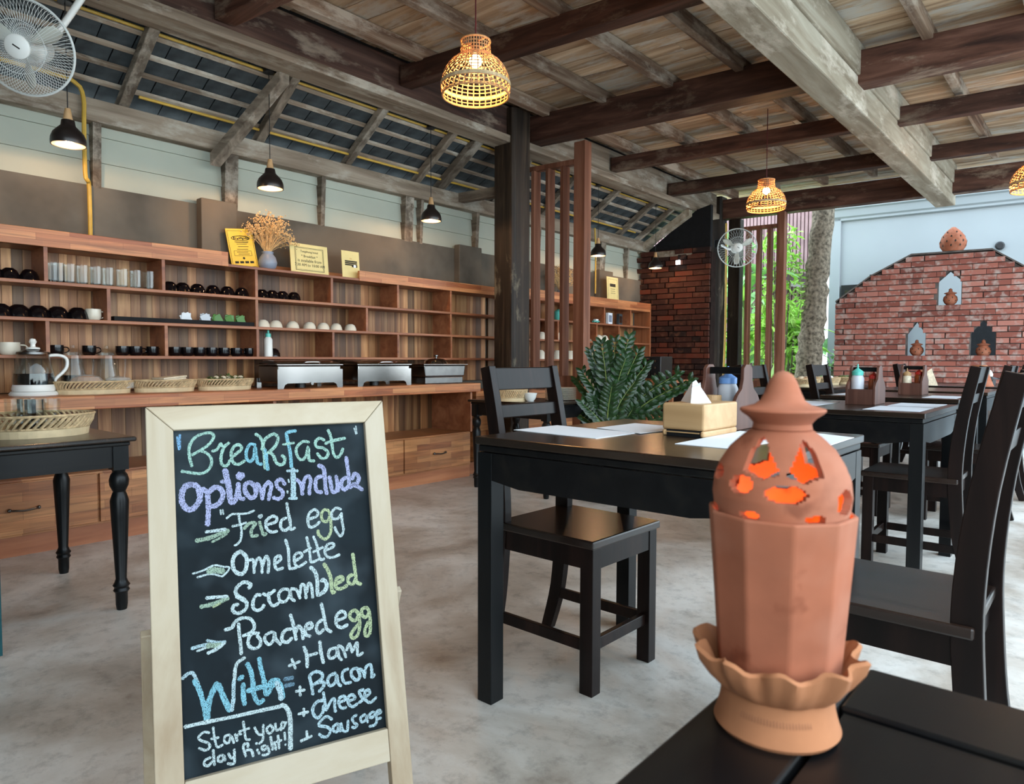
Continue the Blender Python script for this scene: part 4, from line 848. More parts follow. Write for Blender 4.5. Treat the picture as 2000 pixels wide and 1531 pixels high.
# supporting back frame
c0 = MB_ @ Vector((-.052, .28, -.02)); c1 = MB_ @ Vector((BWD+.052, .28, -.02))
def leg_to(p, q, w, mat='pine_z', name='rear_leg'):
    p, q = Vector(p), Vector(q); d = (q-p).normalized(); s = bA; n = d.cross(s).normalized(); vs = []
    for c in (p, q):
        for a, b2 in ((-1, -1), (1, -1), (1, 1), (-1, 1)): vs.append(tuple(c+s*a*w/2+n*b2*.008))
    build(name, M().hexa(vs), mat, es, bev=.002)
hor = Vector((bN.x, bN.y, 0)).normalized()
for s_, pa, pb in (('l', bp(291, 1262), bp(290, 1580)), ('r', bp(777, 1172), bp(738, 1480))):
    top = MB_ @ Vector((pa[0]+(.0 if s_ == 'l' else .006), pa[1]-.02, -.03))
    g = top - hor*.26; g.z = 0; leg_to(top, (g.x, g.y, 0.0), .026)
pw = MB_ @ Vector((-.055, .39, -.035)); leg_to(MB_ @ Vector((.02, .62, -.03)) - hor*.15, MB_ @ Vector((BWD-.02, .62, -.03)) - hor*.15, .012, name='cross_bar') if False else None
STROKES = {
 'A': (330, 820, 7.655), 'B': (520, 820, 7.655), 'C': (370, 980, 7.655), 'D': (550, 980, 7.655), 'E': (350, 1140, 7.655), 'F': (550, 1160, 7.29), 'G': (350, 1330, 7.655), 'H': (550, 1290, 7.29)}
TXT = """
A blue 30|125,250 150,440|165,220 160,430
A green 40|345,690 310,560 300,430 340,320 420,240 520,200 620,190 670,230 650,300 580,380 490,440 350,520|470,455 560,490 620,550 640,620 620,700 560,770 470,800 350,790 190,765
A green 42|650,465 720,440 775,350|775,350 800,390|900,340 830,400 790,500 780,600 800,670 870,680 915,600
A green 44|960,540 1040,480 1090,420 1050,370 980,390 935,480 940,570 970,640 1050,660 1130,610
A cyan 46|1290,370 1220,360 1165,450 1160,560 1210,620 1270,560 1290,400 1310,540 1330,640 1390,660
A green 46|1300,210 1370,260 1410,380 1430,520 1440,720
A cyan 42|1490,740 1450,560 1440,440
B green 46|-60,440 -20,300 60,230 130,210 180,270 150,370 80,450 0,510|60,490 110,530 150,630 220,670 270,640 280,570 240,530
B cyan 44|10,510 10,600 20,740
B cyan 50|440,160 370,170 310,200 320,300 350,420 370,560 380,700
B green 36|255,365 420,340
B green 44|640,330 560,320 480,380 450,460 490,570 550,590 600,530 630,400 640,520 650,600 720,610
B green 46|870,300 800,270 740,330 760,400 860,420 930,490 900,560 830,570 770,500
B green 48|930,150 970,250 990,380 1010,500 1060,560 1120,510 1150,430|890,350 1000,310 1180,270
B white 24|1320,120 1350,210|1345,90 1360,200
A purple 78|330,960 240,1000 195,1100 200,1230 260,1320 330,1340 400,1290 460,1190 460,1080 420,990 330,960
A purple 70|510,1030 570,1090 590,1250 590,1400 580,1565|600,1080 680,1010 760,1020 810,1100 780,1210 700,1280 640,1290
A purple 76|840,750 870,880 900,1020 920,1200 960,1230 1000,1180
A purple 60|790,920 870,920|1040,950 1030,1040 1000,1180|1040,960 1060,1150 1120,1180
A purple 120|1050,840 1090,830
A purple 66|1220,930 1150,960 1140,1060 1220,1160 1300,1120 1290,1000 1220,930
A purple 56|1320,950 1380,1050 1400,1180|1400,1150 1430,1000 1490,930
B purple 56|30,920 80,980 60,1080 40,1190|280,960 230,890 160,920 170,1000 240,1060 250,1130 190,1180 110,1160
B white 26|335,890 345,930|320,1060 325,1090
B pale 76|400,740 410,900 410,1060 410,1130
B pale 44|320,760 470,760|350,1170 460,1170
B purple 54|460,890 520,960 545,1110|545,1040 580,880 640,840 670,920 650,1020 650,1110
B purple 60|830,840 760,870 740,960 760,1060 830,1080
B purple 62|790,680 860,720 880,850 890,1000 910,1100
B purple 58|950,850 970,950 990,1060 1040,1070 1070,980 1050,840|1070,960 1080,1060
B purple 60|1200,860 1140,900 1130,990 1180,1040 1240,980|1200,560 1220,700 1240,850 1250,1000 1290,980|1290,880 1330,800 1390,860 1360,950 1300,960 1380,1000 1440,1040
C white 22|465,120 475,190|500,115 510,185
C white 32|560,245 640,185 760,180 870,170 970,130|740,190 755,300 780,420 770,560 720,630 680,650|645,365 760,340 850,310
C olive 46|820,400 900,320 990,320 930,420 940,510 1020,500|1050,300 1080,400 1110,490 1150,475
C white 44|1040,220 1080,200 1060,235
C white 44|1170,340 1290,300 1310,240 1240,215 1150,290 1160,400 1230,450 1310,440|1450,240 1380,280 1370,380 1430,430 1500,380|1460,20 1480,150 1510,300 1520,410 1578,390
C olive 60|110,580 300,540 450,480 580,430
C white 44|250,450 400,430 540,410
C olive 30|340,600 460,540 560,480
D white 42|400,260 520,220 550,160 490,115 410,190 400,320 440,380 520,350 570,300
D yellow 44|710,130 640,120 600,190 620,280 690,290 720,220|720,150 740,280 740,440 690,540 630,550 560,490 550,430
D white 40|890,110 820,90 760,150 760,240 840,250 890,190|900,170 910,300 930,420 890,510 830,450 800,380
C white 56|770,740 690,790 650,890 670,1020 760,1080 830,1040 860,930 850,820 770,740
C white 42|900,870 960,880 970,1060|975,960 1030,840 1080,900 1090,1060|1095,960 1150,810 1190,900 1180,1060|1300,920 1370,860 1350,810 1290,840 1280,950 1320,1010 1400,990|1440,570 1480,700 1490,850 1500,980 1530,1000 1610,980
D white 40|200,890 310,810 270,760 200,800 200,920 260,970 370,900|380,530 410,660 430,800 450,900 560,860|340,750 440,690|480,520 530,640 550,760 590,860 640,850|480,750 620,680|670,720 780,670 770,620 690,640 650,740 690,820 770,830 870,790
C white 26|50,1075 200,1030 370,950 500,970 600,990 500,1110 400,1090 300,1080 120,1130
C olive 84|290,1040 380,1020 500,1040
D white 44|100,1310 20,1310 -40,1380 -20,1480 60,1490 120,1400 130,1320 150,1440 200,1480|150,1300 230,1320 280,1440|280,1380 300,1240 350,1270 370,1440|380,1350 410,1220 450,1260 470,1430
C white 50|890,1290 920,1240 830,1200 740,1250 690,1340 730,1410 820,1460 870,1530
E white 50|860,190 930,230 1010,280 1000,370 930,430 850,440 800,390 820,330 880,310
E white 46|1220,170 1160,170 1110,260 1110,360 1170,400 1240,370 1270,320|1260,150 1330,170 1430,100|1340,140 1350,260 1410,330 1490,290
D white 58|440,980 510,1060 540,1200 540,1340 560,1390 650,1330 680,1240 640,1170 600,1180
D yellow 56|640,930 700,1030 740,1150 760,1340 800,1350
D yellow 52|830,1220 920,1170 900,1120 830,1150 810,1240 840,1300 920,1290 980,1250|1070,1090 1010,1120 1000,1200 1070,1230 1110,1150|1070,780 1090,930 1110,1080 1130,1200 1190,1230
E olive 56|330,345 480,310 600,270 730,220
E white 44|410,215 560,200 720,190
E yellow 30|510,350 620,290
E pale 44|190,970 330,930 430,910
E white 30|270,1010 400,960
E pale 40|420,850 560,880 690,870
E olive 70|430,930 620,920
E white 44|430,1040 560,980 680,890
E white 46|690,690 790,660 820,600 880,540 980,510 1070,530 1120,600 1120,680 1060,740 960,780|890,600 900,750 920,900 930,1050|1190,740 1090,750 1040,830 1040,920 1110,970 1200,940 1220,850 1170,780
E white 42|1400,720 1310,760 1280,830 1340,910 1410,850 1430,730 1450,830 1520,910
F white 46|140,500 70,510 20,570 10,660 80,690 150,630|130,300 160,400 190,540 210,650|210,540 240,460 290,510 310,640|350,500 430,480 430,420 370,430 340,500 350,580 410,600|580,370 520,420 500,500 540,560 600,510|570,140 600,280 630,430 650,500 710,540
F white 46|790,380 910,330 900,260 830,260 780,340 790,440 860,480 940,440
F yellow 48|1060,230 990,260 980,340 1050,380 1100,300 1060,230|1100,300 1120,430 1090,580 1030,630 990,590 1040,500 1110,420|1210,190 1150,220 1150,300 1210,330 1250,250 1210,190|1250,250 1270,400 1260,560 1210,600 1190,520 1240,400
F white 38|150,930 200,1060|110,1025 260,965|370,885 510,845
F white 48|320,760 360,860 370,1040|550,680 560,800 580,900 600,980
F white 42|780,770 700,790 670,860 700,920 780,880 800,780 820,890 860,940|810,740 870,770 920,900|930,800 970,710 1010,830|1030,800 1080,690 1090,870 1160,840
F dull 52|50,1215 160,1195|60,1310 170,1285
F white 36|265,1320 270,1450|210,1390 330,1370
F pale 44|400,1180 430,1300 450,1430|400,1170 480,1110 570,1130 580,1200 470,1290|500,1270 600,1260 600,1320 540,1390|770,1130 690,1170 660,1250 700,1310 770,1260 790,1160 810,1270 850,1310|950,1070 880,1110 870,1200 910,1270 990,1260|1080,1060 1010,1080 1000,1160 1070,1230 1120,1170 1080,1060|1110,1070 1160,1100 1190,1190|1190,1140 1210,1040 1270,1010 1290,1100 1290,1190 1330,1150
E pale 46|50,1420 130,1350 200,1340 250,1420 290,1530
G cyan 66|230,0 300,130 360,330 410,570
G cyan 72|420,560 450,300 560,40|590,60 680,280 760,440
E white 46|980,1110 880,1180 840,1280 830,1420 810,1530
G pale 52|820,0 815,150 810,300 790,440
G cyan 62|960,50 960,200 980,350|1100,0 1110,150 1150,280 1200,330 1260,290|1030,150 1240,90|1280,0 1290,150 1320,200 1400,80 1470,20
E cyan 62|900,1430 950,1390|1020,1200 1070,1300 1100,1440 1110,1530|1200,1120 1220,1250 1260,1400 1280,1530|1330,1530 1400,1450 1490,1450
F cyan 60|-30,1270 0,1340 20,1480
G pale 70|1460,30 1510,150 1530,270
G white 52|90,690 400,620 800,540 1200,450 1530,380
H white 60|0,640 60,660 110,750 130,900 130,1050 130,1260
G white 32|450,780 370,770 290,850 340,900 430,930 460,990 400,1040 300,1010|510,700 530,850 570,990 650,960|480,870 590,850|760,810 690,830 680,910 740,930 780,830 820,930|840,800 870,900|860,850 890,800 930,800|960,610 980,740 1000,870 1060,880|900,760 1050,710|1130,700 1180,790 1240,810|1260,660 1260,800 1250,890 1200,940|1370,660 1310,720 1350,790 1410,730 1370,660|1440,640 1460,740 1530,700|1530,640 1530,740
H white 28|10,880 60,890|70,880 30,970
G white 34|470,1150 390,1190 380,1260 440,1270 500,1200|510,1040 520,1150 530,1260|650,1110 590,1140 590,1200 650,1200 670,1120 690,1190|740,1090 780,1160 830,1130|825,1030 830,1150 820,1240 730,1240|980,940 960,1000 1000,1130|970,950 1030,940 1030,990|1010,1040 1080,1040 1110,1130|1170,1030 1200,1090|1155,935 1165,945|1290,970 1240,990 1260,1040 1320,1000|1320,980 1350,1070 1300,1110 1250,1110|1370,840 1400,1030|1390,950 1430,930 1450,1030|1480,820 1500,1010|1450,920 1530,890
H white 30|45,1030 55,1130|58,1200 64,1206
H white 36|320,690 320,790|245,765 380,735|360,1010 370,1100|280,1150 430,1080
H pale 42|590,570 510,590 450,680 460,770 520,820 590,740 600,650|600,460 620,600 640,710|650,690 720,560 760,560 760,640 770,730|830,600 910,560 890,510 830,540 820,620 860,680 920,670|960,580 1050,540 1010,490 950,530 960,620 1020,660 1080,620|1170,420 1110,440 1130,500 1160,560 1110,600|1200,520 1260,470 1240,420 1190,460 1200,560 1270,600 1350,530
H pale 38|720,840 640,800 550,880 540,930 650,950 700,1000 660,1080 590,1090 540,1050|800,900 740,950 750,1010 800,1010 820,910 840,1010|850,900 880,1000 940,1000 950,860|1070,780 1010,830 1040,890 1080,920 1050,960 1010,950|1190,770 1130,820 1150,880 1210,840 1210,780 1230,880|1310,730 1260,770 1280,820 1330,780|1330,740 1360,850 1330,920 1260,940|1350,780 1420,740 1400,710 1360,740 1360,830 1420,820
"""
byc = {}; zoff = 0; rj = random.Random(3)
for line in TXT.strip().split('\n'):
    head, *sts = line.split('|'); cr_, colr, wd = head.split(); ox, oy, sc = STROKES[cr_]; wd = float(wd)
    for st in sts:
        zoff += 1; pts = []
        for q in st.split(): x, y = q.split(','); pts.append(bp(ox+float(x)/sc, oy+float(y)/sc))
        P = spline([(a, b2, 0) for a, b2 in pts], 6); k = BWD/372.0; w = wd/sc*k*1.05; n = len(P); z = -.0030+.00012+zoff*.0000008
        mb = M(); vs = []
        # round starting and ending tips
        d0 = (P[1]-P[0]).normalized(); d1 = (P[-1]-P[-2]).normalized(); P = [P[0]-d0*w*.35]+P+[P[-1]+d1*w*.35]; n = len(P)
        for i, p in enumerate(P):
            d = (P[min(i+1, n-1)]-P[max(i-1, 0)]).normalized(); f_ = .45 if i in (0, n-1) else rj.uniform(.84, 1.12); nx, ny = -d.y, d.x
            vs += [(p.x+nx*w/2*f_, p.y+ny*w/2*f_, z), (p.x-nx*w/2*f_, p.y-ny*w/2*f_, z)]
        mb.add(vs, [(2*i, 2*i+1, 2*i+3, 2*i+2) for i in range(n-1)]); build('chalk_stroke', mb.xf(MB_), 'chalk_'+colr, es)
print('STROKES', zoff)
# a second chalk sign, only its edge in the frame
t = thing('chalk_sign', 'edge of a dark teal chalk sign cut by the left frame edge', 'sign')
p = at(3, 1275, Z=0.02); p2 = at(2, 700, X=p.x)
build('board', M().box(p.x-.02, p.y-.5, .01, p.x, p.y+.003, p2.z*.985), 'teal_board', t)
# ---------------------------------------------------------------- tableware on the shelves
TOP = [z+.0182 for z in ZS]
def put_row(proto_fn, pxs, X, z, name, lbf, cat, group, rzr=0.0):
    root = None
    for i, p in enumerate(pxs):
        y = yat(p, X); lb = lbf(i)
        if root is None: root = proto_fn(name, lb, cat, (X, y, z), group)
        else: dup(root, (X, y, z), random.uniform(-rzr, rzr), lb)
    return root
def tumbler(name, lb, cat, loc, group, h=.105, r_=.034):
    t = thing(name, lb, cat, loc, 0, group)
    build('glass_wall', M().shell([(r_*.82, h), (r_, h-.01), (r_, .02), (r_*1.03, 0)][::-1] if False else [(r_*.8, 0), (r_*.92, .01), (r_, h)], .0025, 12), 'clear_glass', t, smooth=False)
    build('thick_base', M().lathe([(.0005, .003), (r_*.76, .003), (r_*.76, .012), (.0005, .012)], 12), 'clear_glass', t)
    return t
put_row(tumbler, (103, 115, 137, 162, 188, 212, 240, 266, 291), -4.30, TOP[2], 'glass_tumbler', lambda i: f'clear glass tumbler on the upper shelf, {ORD[i]} of the row from the left', 'glass', 'glass tumblers on the upper shelf')
def bowl(name, lb, cat, loc, group, r_=.048, h=.060, mat='black_gloss'):    # upside down
    t = thing(name, lb, cat, loc, 0, group)
    build('bowl_shell', M().lathe([(.0005, h-.004), (r_*.35, h-.004), (r_*.40, h), (r_*.45, h-.002), (r_*.72, h*.8), (r_*.92, h*.42), (r_, .0), (r_*.96, 0), (r_*.7, h*.7), (.0005, h*.85)], 24), mat, t, smooth=True)
    return t
def whitebowl(*a): return bowl(*a, r_=.046, h=.05, mat='cream_ceramic')
put_row(bowl, (-12, 20, 58), -4.33, TOP[2], 'bowl', lambda i: f'black bowl upside down on the upper shelf at the far left, {ORD[i]} of three', 'bowl', 'black bowls on the upper shelf, left')
put_row(bowl, (332, 357, 386, 416, 444, 472), -4.33, TOP[2], 'bowl', lambda i: f'black bowl upside down below the yellow sign, {ORD[i]} of six', 'bowl', 'black bowls below the yellow sign')
put_row(bowl, (512, 532, 552, 574), -4.33, TOP[2], 'bowl', lambda i: f'black bowl upside down below the dried flowers, {ORD[i]} of four', 'bowl', 'black bowls below the dried flowers')
put_row(lambda *a: bowl(*a, r_=.056, h=.066), (0, 36, 74, 112, 151), -4.33, TOP[1], 'bowl', lambda i: f'black bowl upside down on the second shelf level, {ORD[i]} from the left', 'bowl', 'black bowls on the second shelf level')
put_row(whitebowl, (513, 538, 571, 604, 631, 656, 684), -4.32, TOP[1], 'bowl', lambda i: f'cream bowl upside down above the chafing dishes, {ORD[i]} of seven', 'bowl', 'cream bowls above the chafing dishes')
def cup(name, lb, cat, loc, group, mat='black_gloss', r_=.036, h=.055, handle=True):
    t = thing(name, lb, cat, loc, 0, group); build('cup_wall', M().shell([(r_*.7, 0), (r_*.9, .008), (r_, h*.4), (r_*.98, h)], .003, 18), mat, t, smooth=True)
    if handle: build('handle', M().tube(spline([(0, r_*.9, h*.8), (0, r_*1.5, h*.75), (0, r_*1.6, h*.4), (0, r_*.9, h*.2)], 4), .0035, 6), mat, t, smooth=True)
    return t
put_row(cup, (108, 172, 237, 263, 296), -4.33, TOP[0], 'cup', lambda i: f'black cup on the lowest shelf behind the glass jugs, {ORD[i]} from the left', 'cup', 'black cups behind the jugs')
put_row(cup, (340, 364, 388, 412, 436, 460, 486), -4.33, TOP[0], 'cup', lambda i: f'black cup on the lowest shelf above the right baskets, {ORD[i]} from the left', 'cup', 'black cups above the baskets')
cup('mug', 'cream mug with a small leaf motif at the end of the black bowls', 'mug', (-4.32, yat(182, -4.32), TOP[1]), None, 'cream_ceramic', .040, .062)
cup('mug', 'cream mug with a small leaf motif above the kettle', 'mug', (-4.32, yat(16, -4.32), TOP[0]), None, 'cream_ceramic', .048, .065)
bowl('bowl', 'single black bowl beside the soap bottle', 'bowl', (-4.33, yat(545), TOP[0]), None, .046, .056)
t = thing('pump_bottle', 'pale bottle with teal pump top on the lowest shelf', 'bottle', (-4.30, yat(523, -4.30), TOP[0]))
build('bottle_body', M().lathe([(.0005, 0), (.027, 0), (.028, .01), (.028, .115), (.015, .135), (.0005, .135)], 20), 'white_plastic', t, smooth=True)
build('cap', M().lathe([(.0005, .132), (.018, .132), (.018, .155), (.007, .16), (.006, .185), (.0005, .187)], 16), 'teal', t, smooth=True)
y0, y1 = yat(219, -4.30), yat(499, -4.30)
t = thing('long_tray', 'long narrow black tray on the second shelf holding sachets', 'tray', (-4.33, (y0+y1)/2, TOP[1])); hl = (y1-y0)/2
build('tray_base', M().box(-.07, -hl, 0, .06, hl, .006), 'black_matte', t); build('tray_rim', M().box(.054, -hl, .006, .06, hl, .026).box(-.07, -hl, .006, -.064, hl, .026).box(-.064, -hl, .006, .054, -hl+.006, .026).box(-.064, hl-.006, .006, .054, hl, .026), 'black_matte', t)
for i, (p, mt, lb) in enumerate(((362, 'paper', 'white sachets leaning in the tray, left pair'), (400, 'paper_grey', 'white and grey sachets leaning in the tray, right pair'), (424, 'green_sachet', 'green tea sachets in the tray, left bunch'), (447, 'green_sachet', 'green tea sachets in the tray, middle bunch'), (468, 'green_sachet', 'green tea sachets in the tray, right bunch'))):
    t = thing('tea_sachets', lb, 'sachet', (-4.31, yat(p, -4.31), TOP[1]+.0065))
    for k in range(3): o = build('sachet', M().box(-.003, -.028, 0, .003, .028, .062), mt, t, bev=.001); o.location = (-.01+.012*k, .012*k-.012, 0); o.rotation_euler = ((k-1)*.45, random.uniform(-.15, .15), random.uniform(-.3, .3))
# second unit: bowls, books, box
put_row(lambda *a: bowl(*a, r_=.062, h=.075, mat='cream_ceramic'), (1057, 1088), -4.33, 1.1752, 'bowl', lambda i: f'cream bowl behind the slat screen, upper row, {ORD[i]} from the left', 'bowl', 'cream bowls behind the slat screen, upper row')
put_row(lambda *a: bowl(*a, r_=.056, h=.075, mat='cream_ceramic'), (1159, 1169, 1180), -4.33, 1.1752, 'bowl', lambda i: f'cream bowl right of the square post, upper row, {ORD[i]} from the left', 'bowl', 'cream bowls right of the square post')
put_row(lambda *a: bowl(*a, r_=.062, h=.09, mat='cream_ceramic'), (1055, 1089, 1114, 1161), -4.33, .9782, 'bowl', lambda i: f'cream bowl behind the slat screen, lower row, {ORD[i]} from the left', 'bowl', 'cream bowls behind the slat screen, lower row')
bk = None
for i, (p, mt, lb, w, h) in enumerate(((1172, 'brick_red', 'reddish book leaning on the far shelf', .05, .125), (1190, 'paper', 'pale patterned book standing on the far shelf', .10, .13), (1210, 'slate', 'dark picture book standing on the far shelf', .11, .13))):
    t = thing('book', lb, 'book', (-4.33, yat(p, -4.33), 1.3762), .1*i); build('pages', M().box(-.012, -w/2+.003, .003, .012, w/2-.003, h-.003), 'paper', t); build('cover', M().box(.0122, -w/2, 0, .015, w/2, h).box(-.015, -w/2, 0, -.0122, w/2, h).box(-.0121, -w/2, 0, .0121, -w/2+.0026, h), mt, t)
    build('cover_picture', M().box(.0152, -w*.36, h*.2, .0158, w*.36, h*.8), 'steel' if mt == 'slate' else ('vase_blue' if mt == 'paper' else 'bamboo'), t)
t = thing('small_box', 'small light wooden box with a figure on the far shelf', 'box', (-4.33, yat(1210, -4.33), 1.1752)); build('body', M().box(-.03, -.07, 0, .03, .07, .055), 'bamboo', t, bev=.003); build('figure', M().ball((0, -.05, .072), .016), 'bamboo', t)
t = thing('toy_car', 'small teal and white model car on the far shelf', 'toy', (-4.31, yat(1164, -4.31), 1.3762)); build('body', M().box(-.02, -.05, .008, .02, .05, .028), 'teal', t, bev=.006); build('cabin', M().box(-.017, -.025, .0285, .017, .03, .045), 'paper', t, bev=.004)
for a in (-1, 1):
    for b2 in (-1, 1): build('wheel', M().lathe([(.0005, -.004), (.009, -.004), (.009, .004), (.0005, .004)], 12).xf(Matrix.Translation((a*.02, b2*.03, .009)) @ Matrix.Rotation(pi/2, 4, 'Y')), 'black_paint', t)
t = thing('globe_box', 'dark green round box behind the slats on the far shelf', 'box', (-4.33, yat(1091, -4.33), 1.3762)); build('body', M().lathe([(.0005, 0), (.04, .002), (.055, .04), (.05, .09), (.02, .115), (.0005, .117)], 20), 'teal', t, smooth=True)
# ---------------------------------------------------------------- on the counter
CT = .7752
def basket(lb, px_, wpx, X, z, rx=.09, h=.07, base=.024, cat='basket', group=None, y=None):
    y = yat(px_, X) if y is None else y; ry = wpx/2/ppm(X, y, z)
    t = thing('rattan_basket', lb, cat, (X, y, z), 0, group); sx = rx/ry
    build('base_ring', M().lathe([(ry*.90, 0), (ry*.92, base), (ry*.88, base), (ry*.86, 0)], 40, closed=True, sx=sx), 'wicker_pale', t)
    build('floor', M().lathe([(.0005, base-.008), (ry*.87, base-.008), (ry*.87, base-.002), (.0005, base-.002)], 40, sx=sx), 'wicker', t)
    mb = M(); n = 64
    for k, (dr, zz) in enumerate(((.0, base+.004), (.0, h-.004))):
        q = ry*(.90 if k == 0 else 1.0); mb.tube([(q*sx*cos(2*pi*i/n), q*sin(2*pi*i/n), zz) for i in range(n)], .0055, 6, True)
    n = 54
    for j in range(n):      # slanting coils of the woven side
        a = 2*pi*j/n; a2 = a+.22; q0, q1 = ry*.905, ry*.995
        mb.tube([(q0*sx*cos(a), q0*sin(a), base+.004), ((q0+q1)/2*sx*cos((a+a2)/2)*1.02, (q0+q1)/2*sin((a+a2)/2)*1.02, (base+h)/2), (q1*sx*cos(a2), q1*sin(a2), h-.004)], .0052, 5)
    tag(build('woven_side', mb, 'wicker', t, smooth=True), kind='stuff')
    return t, ry, y
b1, ry, yb = basket('long oval basket with wrapped bread, left on the counter', 181, 140, -4.16, CT, .10)
t = thing('bread', 'loaf in cling film in the left basket', 'food', (-4.16, yb-.04, CT+.0235)); build('loaf', M().lathe([(.0005, 0), (.075, .01), (.082, .035), (.06, .062), (.03, .072), (.0005, .074)], 20, sx=.8), 'bread', t, smooth=True); build('film', M().lathe([(.085, .004), (.09, .035), (.066, .068), (.03, .08), (.0005, .082)], 16, sx=.82), 'cling', t)
t = thing('pastries', 'pastries in cling film at the right of the left basket', 'food', (-4.16, yb+.12, CT+.0235))
for k in range(4): build('pastry', M().ball(((k % 2-.5)*.05, (k//2-.5)*.07, .028), .028, 10, 8, .8), 'green_food' if k % 2 else 'cream_food', t, smooth=True)
build('film', M().lathe([(.078, .004), (.08, .035), (.055, .062), (.0005, .072)], 14, sx=.85), 'cling', t)
b2_, ry, yb = basket('oval basket with wrapped crackers, middle of the counter', 319, 122, -4.15, CT, .095)
t = thing('crackers', 'stack of crackers in clear wrap in the middle basket', 'food', (-4.15, yb+.01, CT+.0235))
for k in range(4): o = build('cracker', M().box(-.05, -.08, 0, .05, .08, .010), 'cream_food', t, bev=.003); o.location = (0, .006*k, .02+.0115*k); o.rotation_euler = (.08, 0, .1*k)
b3_, ry, yb = basket('oval basket with onions and greens, right of the three baskets', 437, 114, -4.15, CT, .095)
t = thing('salad', 'pile of green leaves with pale onions in the right basket', 'food', (-4.15, yb, CT+.0235)); tag(build('greens', leaves(170, (-.07, .07, -.12, .12, .01, .055), .03, 'green_food', 21), 'green_food', t), kind='stuff')
for k, (a, b_) in enumerate(((-.01, -.05), (.02, -.02), (-.02, .03), (.01, .06), (.02, .09))): build('onion', M().ball((a, b_, .05), .018, 12, 8, .8), 'cream_food', t, smooth=True)
# electric glass kettle
y = yat(62, -4.20); s = 1/ppm(-4.2, y)
t = thing('glass_kettle', 'white based glass kettle half full of black coffee', 'kettle', (-4.20, y, CT)); k = s*75/.2
build('power_base', M().lathe([(.0005, 0), (.108*k, 0), (.110*k, .008), (.10*k, .02), (.0005, .021)], 40), 'white_plastic', t, smooth=True)
build('foot', M().lathe([(.0005, .0215), (.095*k, .0215), (.098*k, .035), (.093*k, .055), (.0005, .055)], 40), 'white_plastic', t, smooth=True)
build('coffee', M().lathe([(.0005, .0555), (.088*k, .0555), (.089*k, .075), (.086*k, .112), (.0005, .112)], 40), 'coffee', t, smooth=True)
build('glass_body', M().lathe([(.093*k, .0555), (.094*k, .08), (.090*k, .12), (.078*k, .185), (.070*k, .21), (.067*k, .21), (.075*k, .185), (.087*k, .12), (.0905*k, .08), (.090*k, .0555)], 40, closed=True), 'clear_glass', t, smooth=True)
build('lid', M().lathe([(.0005, .211), (.076*k, .211), (.074*k, .222), (.03*k, .236), (.0005, .238)], 36), 'steel', t, smooth=True)
build('knob', M().lathe([(.0005, .236), (.032*k, .238), (.030*k, .246), (.012*k, .25), (.011*k, .262), (.018*k, .275), (.012*k, .29), (.0005, .293)], 24), 'white_plastic', t, smooth=True)
build('handle', M().tube(spline([(0, .070*k, .205), (0, .115*k, .207), (0, .150*k, .19), (0, .152*k, .15), (0, .135*k, .12), (0, .105*k, .09), (0, .092*k, .07)], 5), .0085, 10), 'white_plastic', t, smooth=True)
def jug(lb, px_, coffee):
    X = -4.255+.0; y = yat(px_, X); t = thing('glass_jug', lb, 'jug', (X-.0, y, CT))
    r_ = .062
    build('jug_body', M().lathe([(.0005, 0), (r_*.9, 0), (r_, .02), (r_, .10), (r_*.8, .16), (r_*.72, .20), (r_*.76, .225), (r_*.70, .225), (r_*.66, .20), (r_*.75, .16), (r_*.94, .10), (r_*.94, .02), (.0005, .008)], 36), 'clear_glass', t, smooth=True)
    build('jug_lid', M().lathe([(.0005, .226), (r_*.74, .226), (r_*.7, .236), (r_*.2, .246), (r_*.18, .262), (.0005, .266)], 28), 'clear_glass', t, smooth=True)
    build('handle', M().tube(spline([(0, r_*.72, .215), (0, r_*1.3, .215), (0, r_*1.55, .18), (0, r_*1.5, .11), (0, r_*1.42, .08)], 5), .006, 8), 'clear_glass', t, smooth=True)
    if coffee: build('coffee', M().lathe([(.0005, .009), (r_*.93, .02), (r_*.93, .10), (.0005, .10)], 28), 'coffee', t, smooth=True)
jug('glass jug with dark coffee behind the left basket', 140, True); jug('empty clear glass jug with curved handle behind the left basket', 206, False)
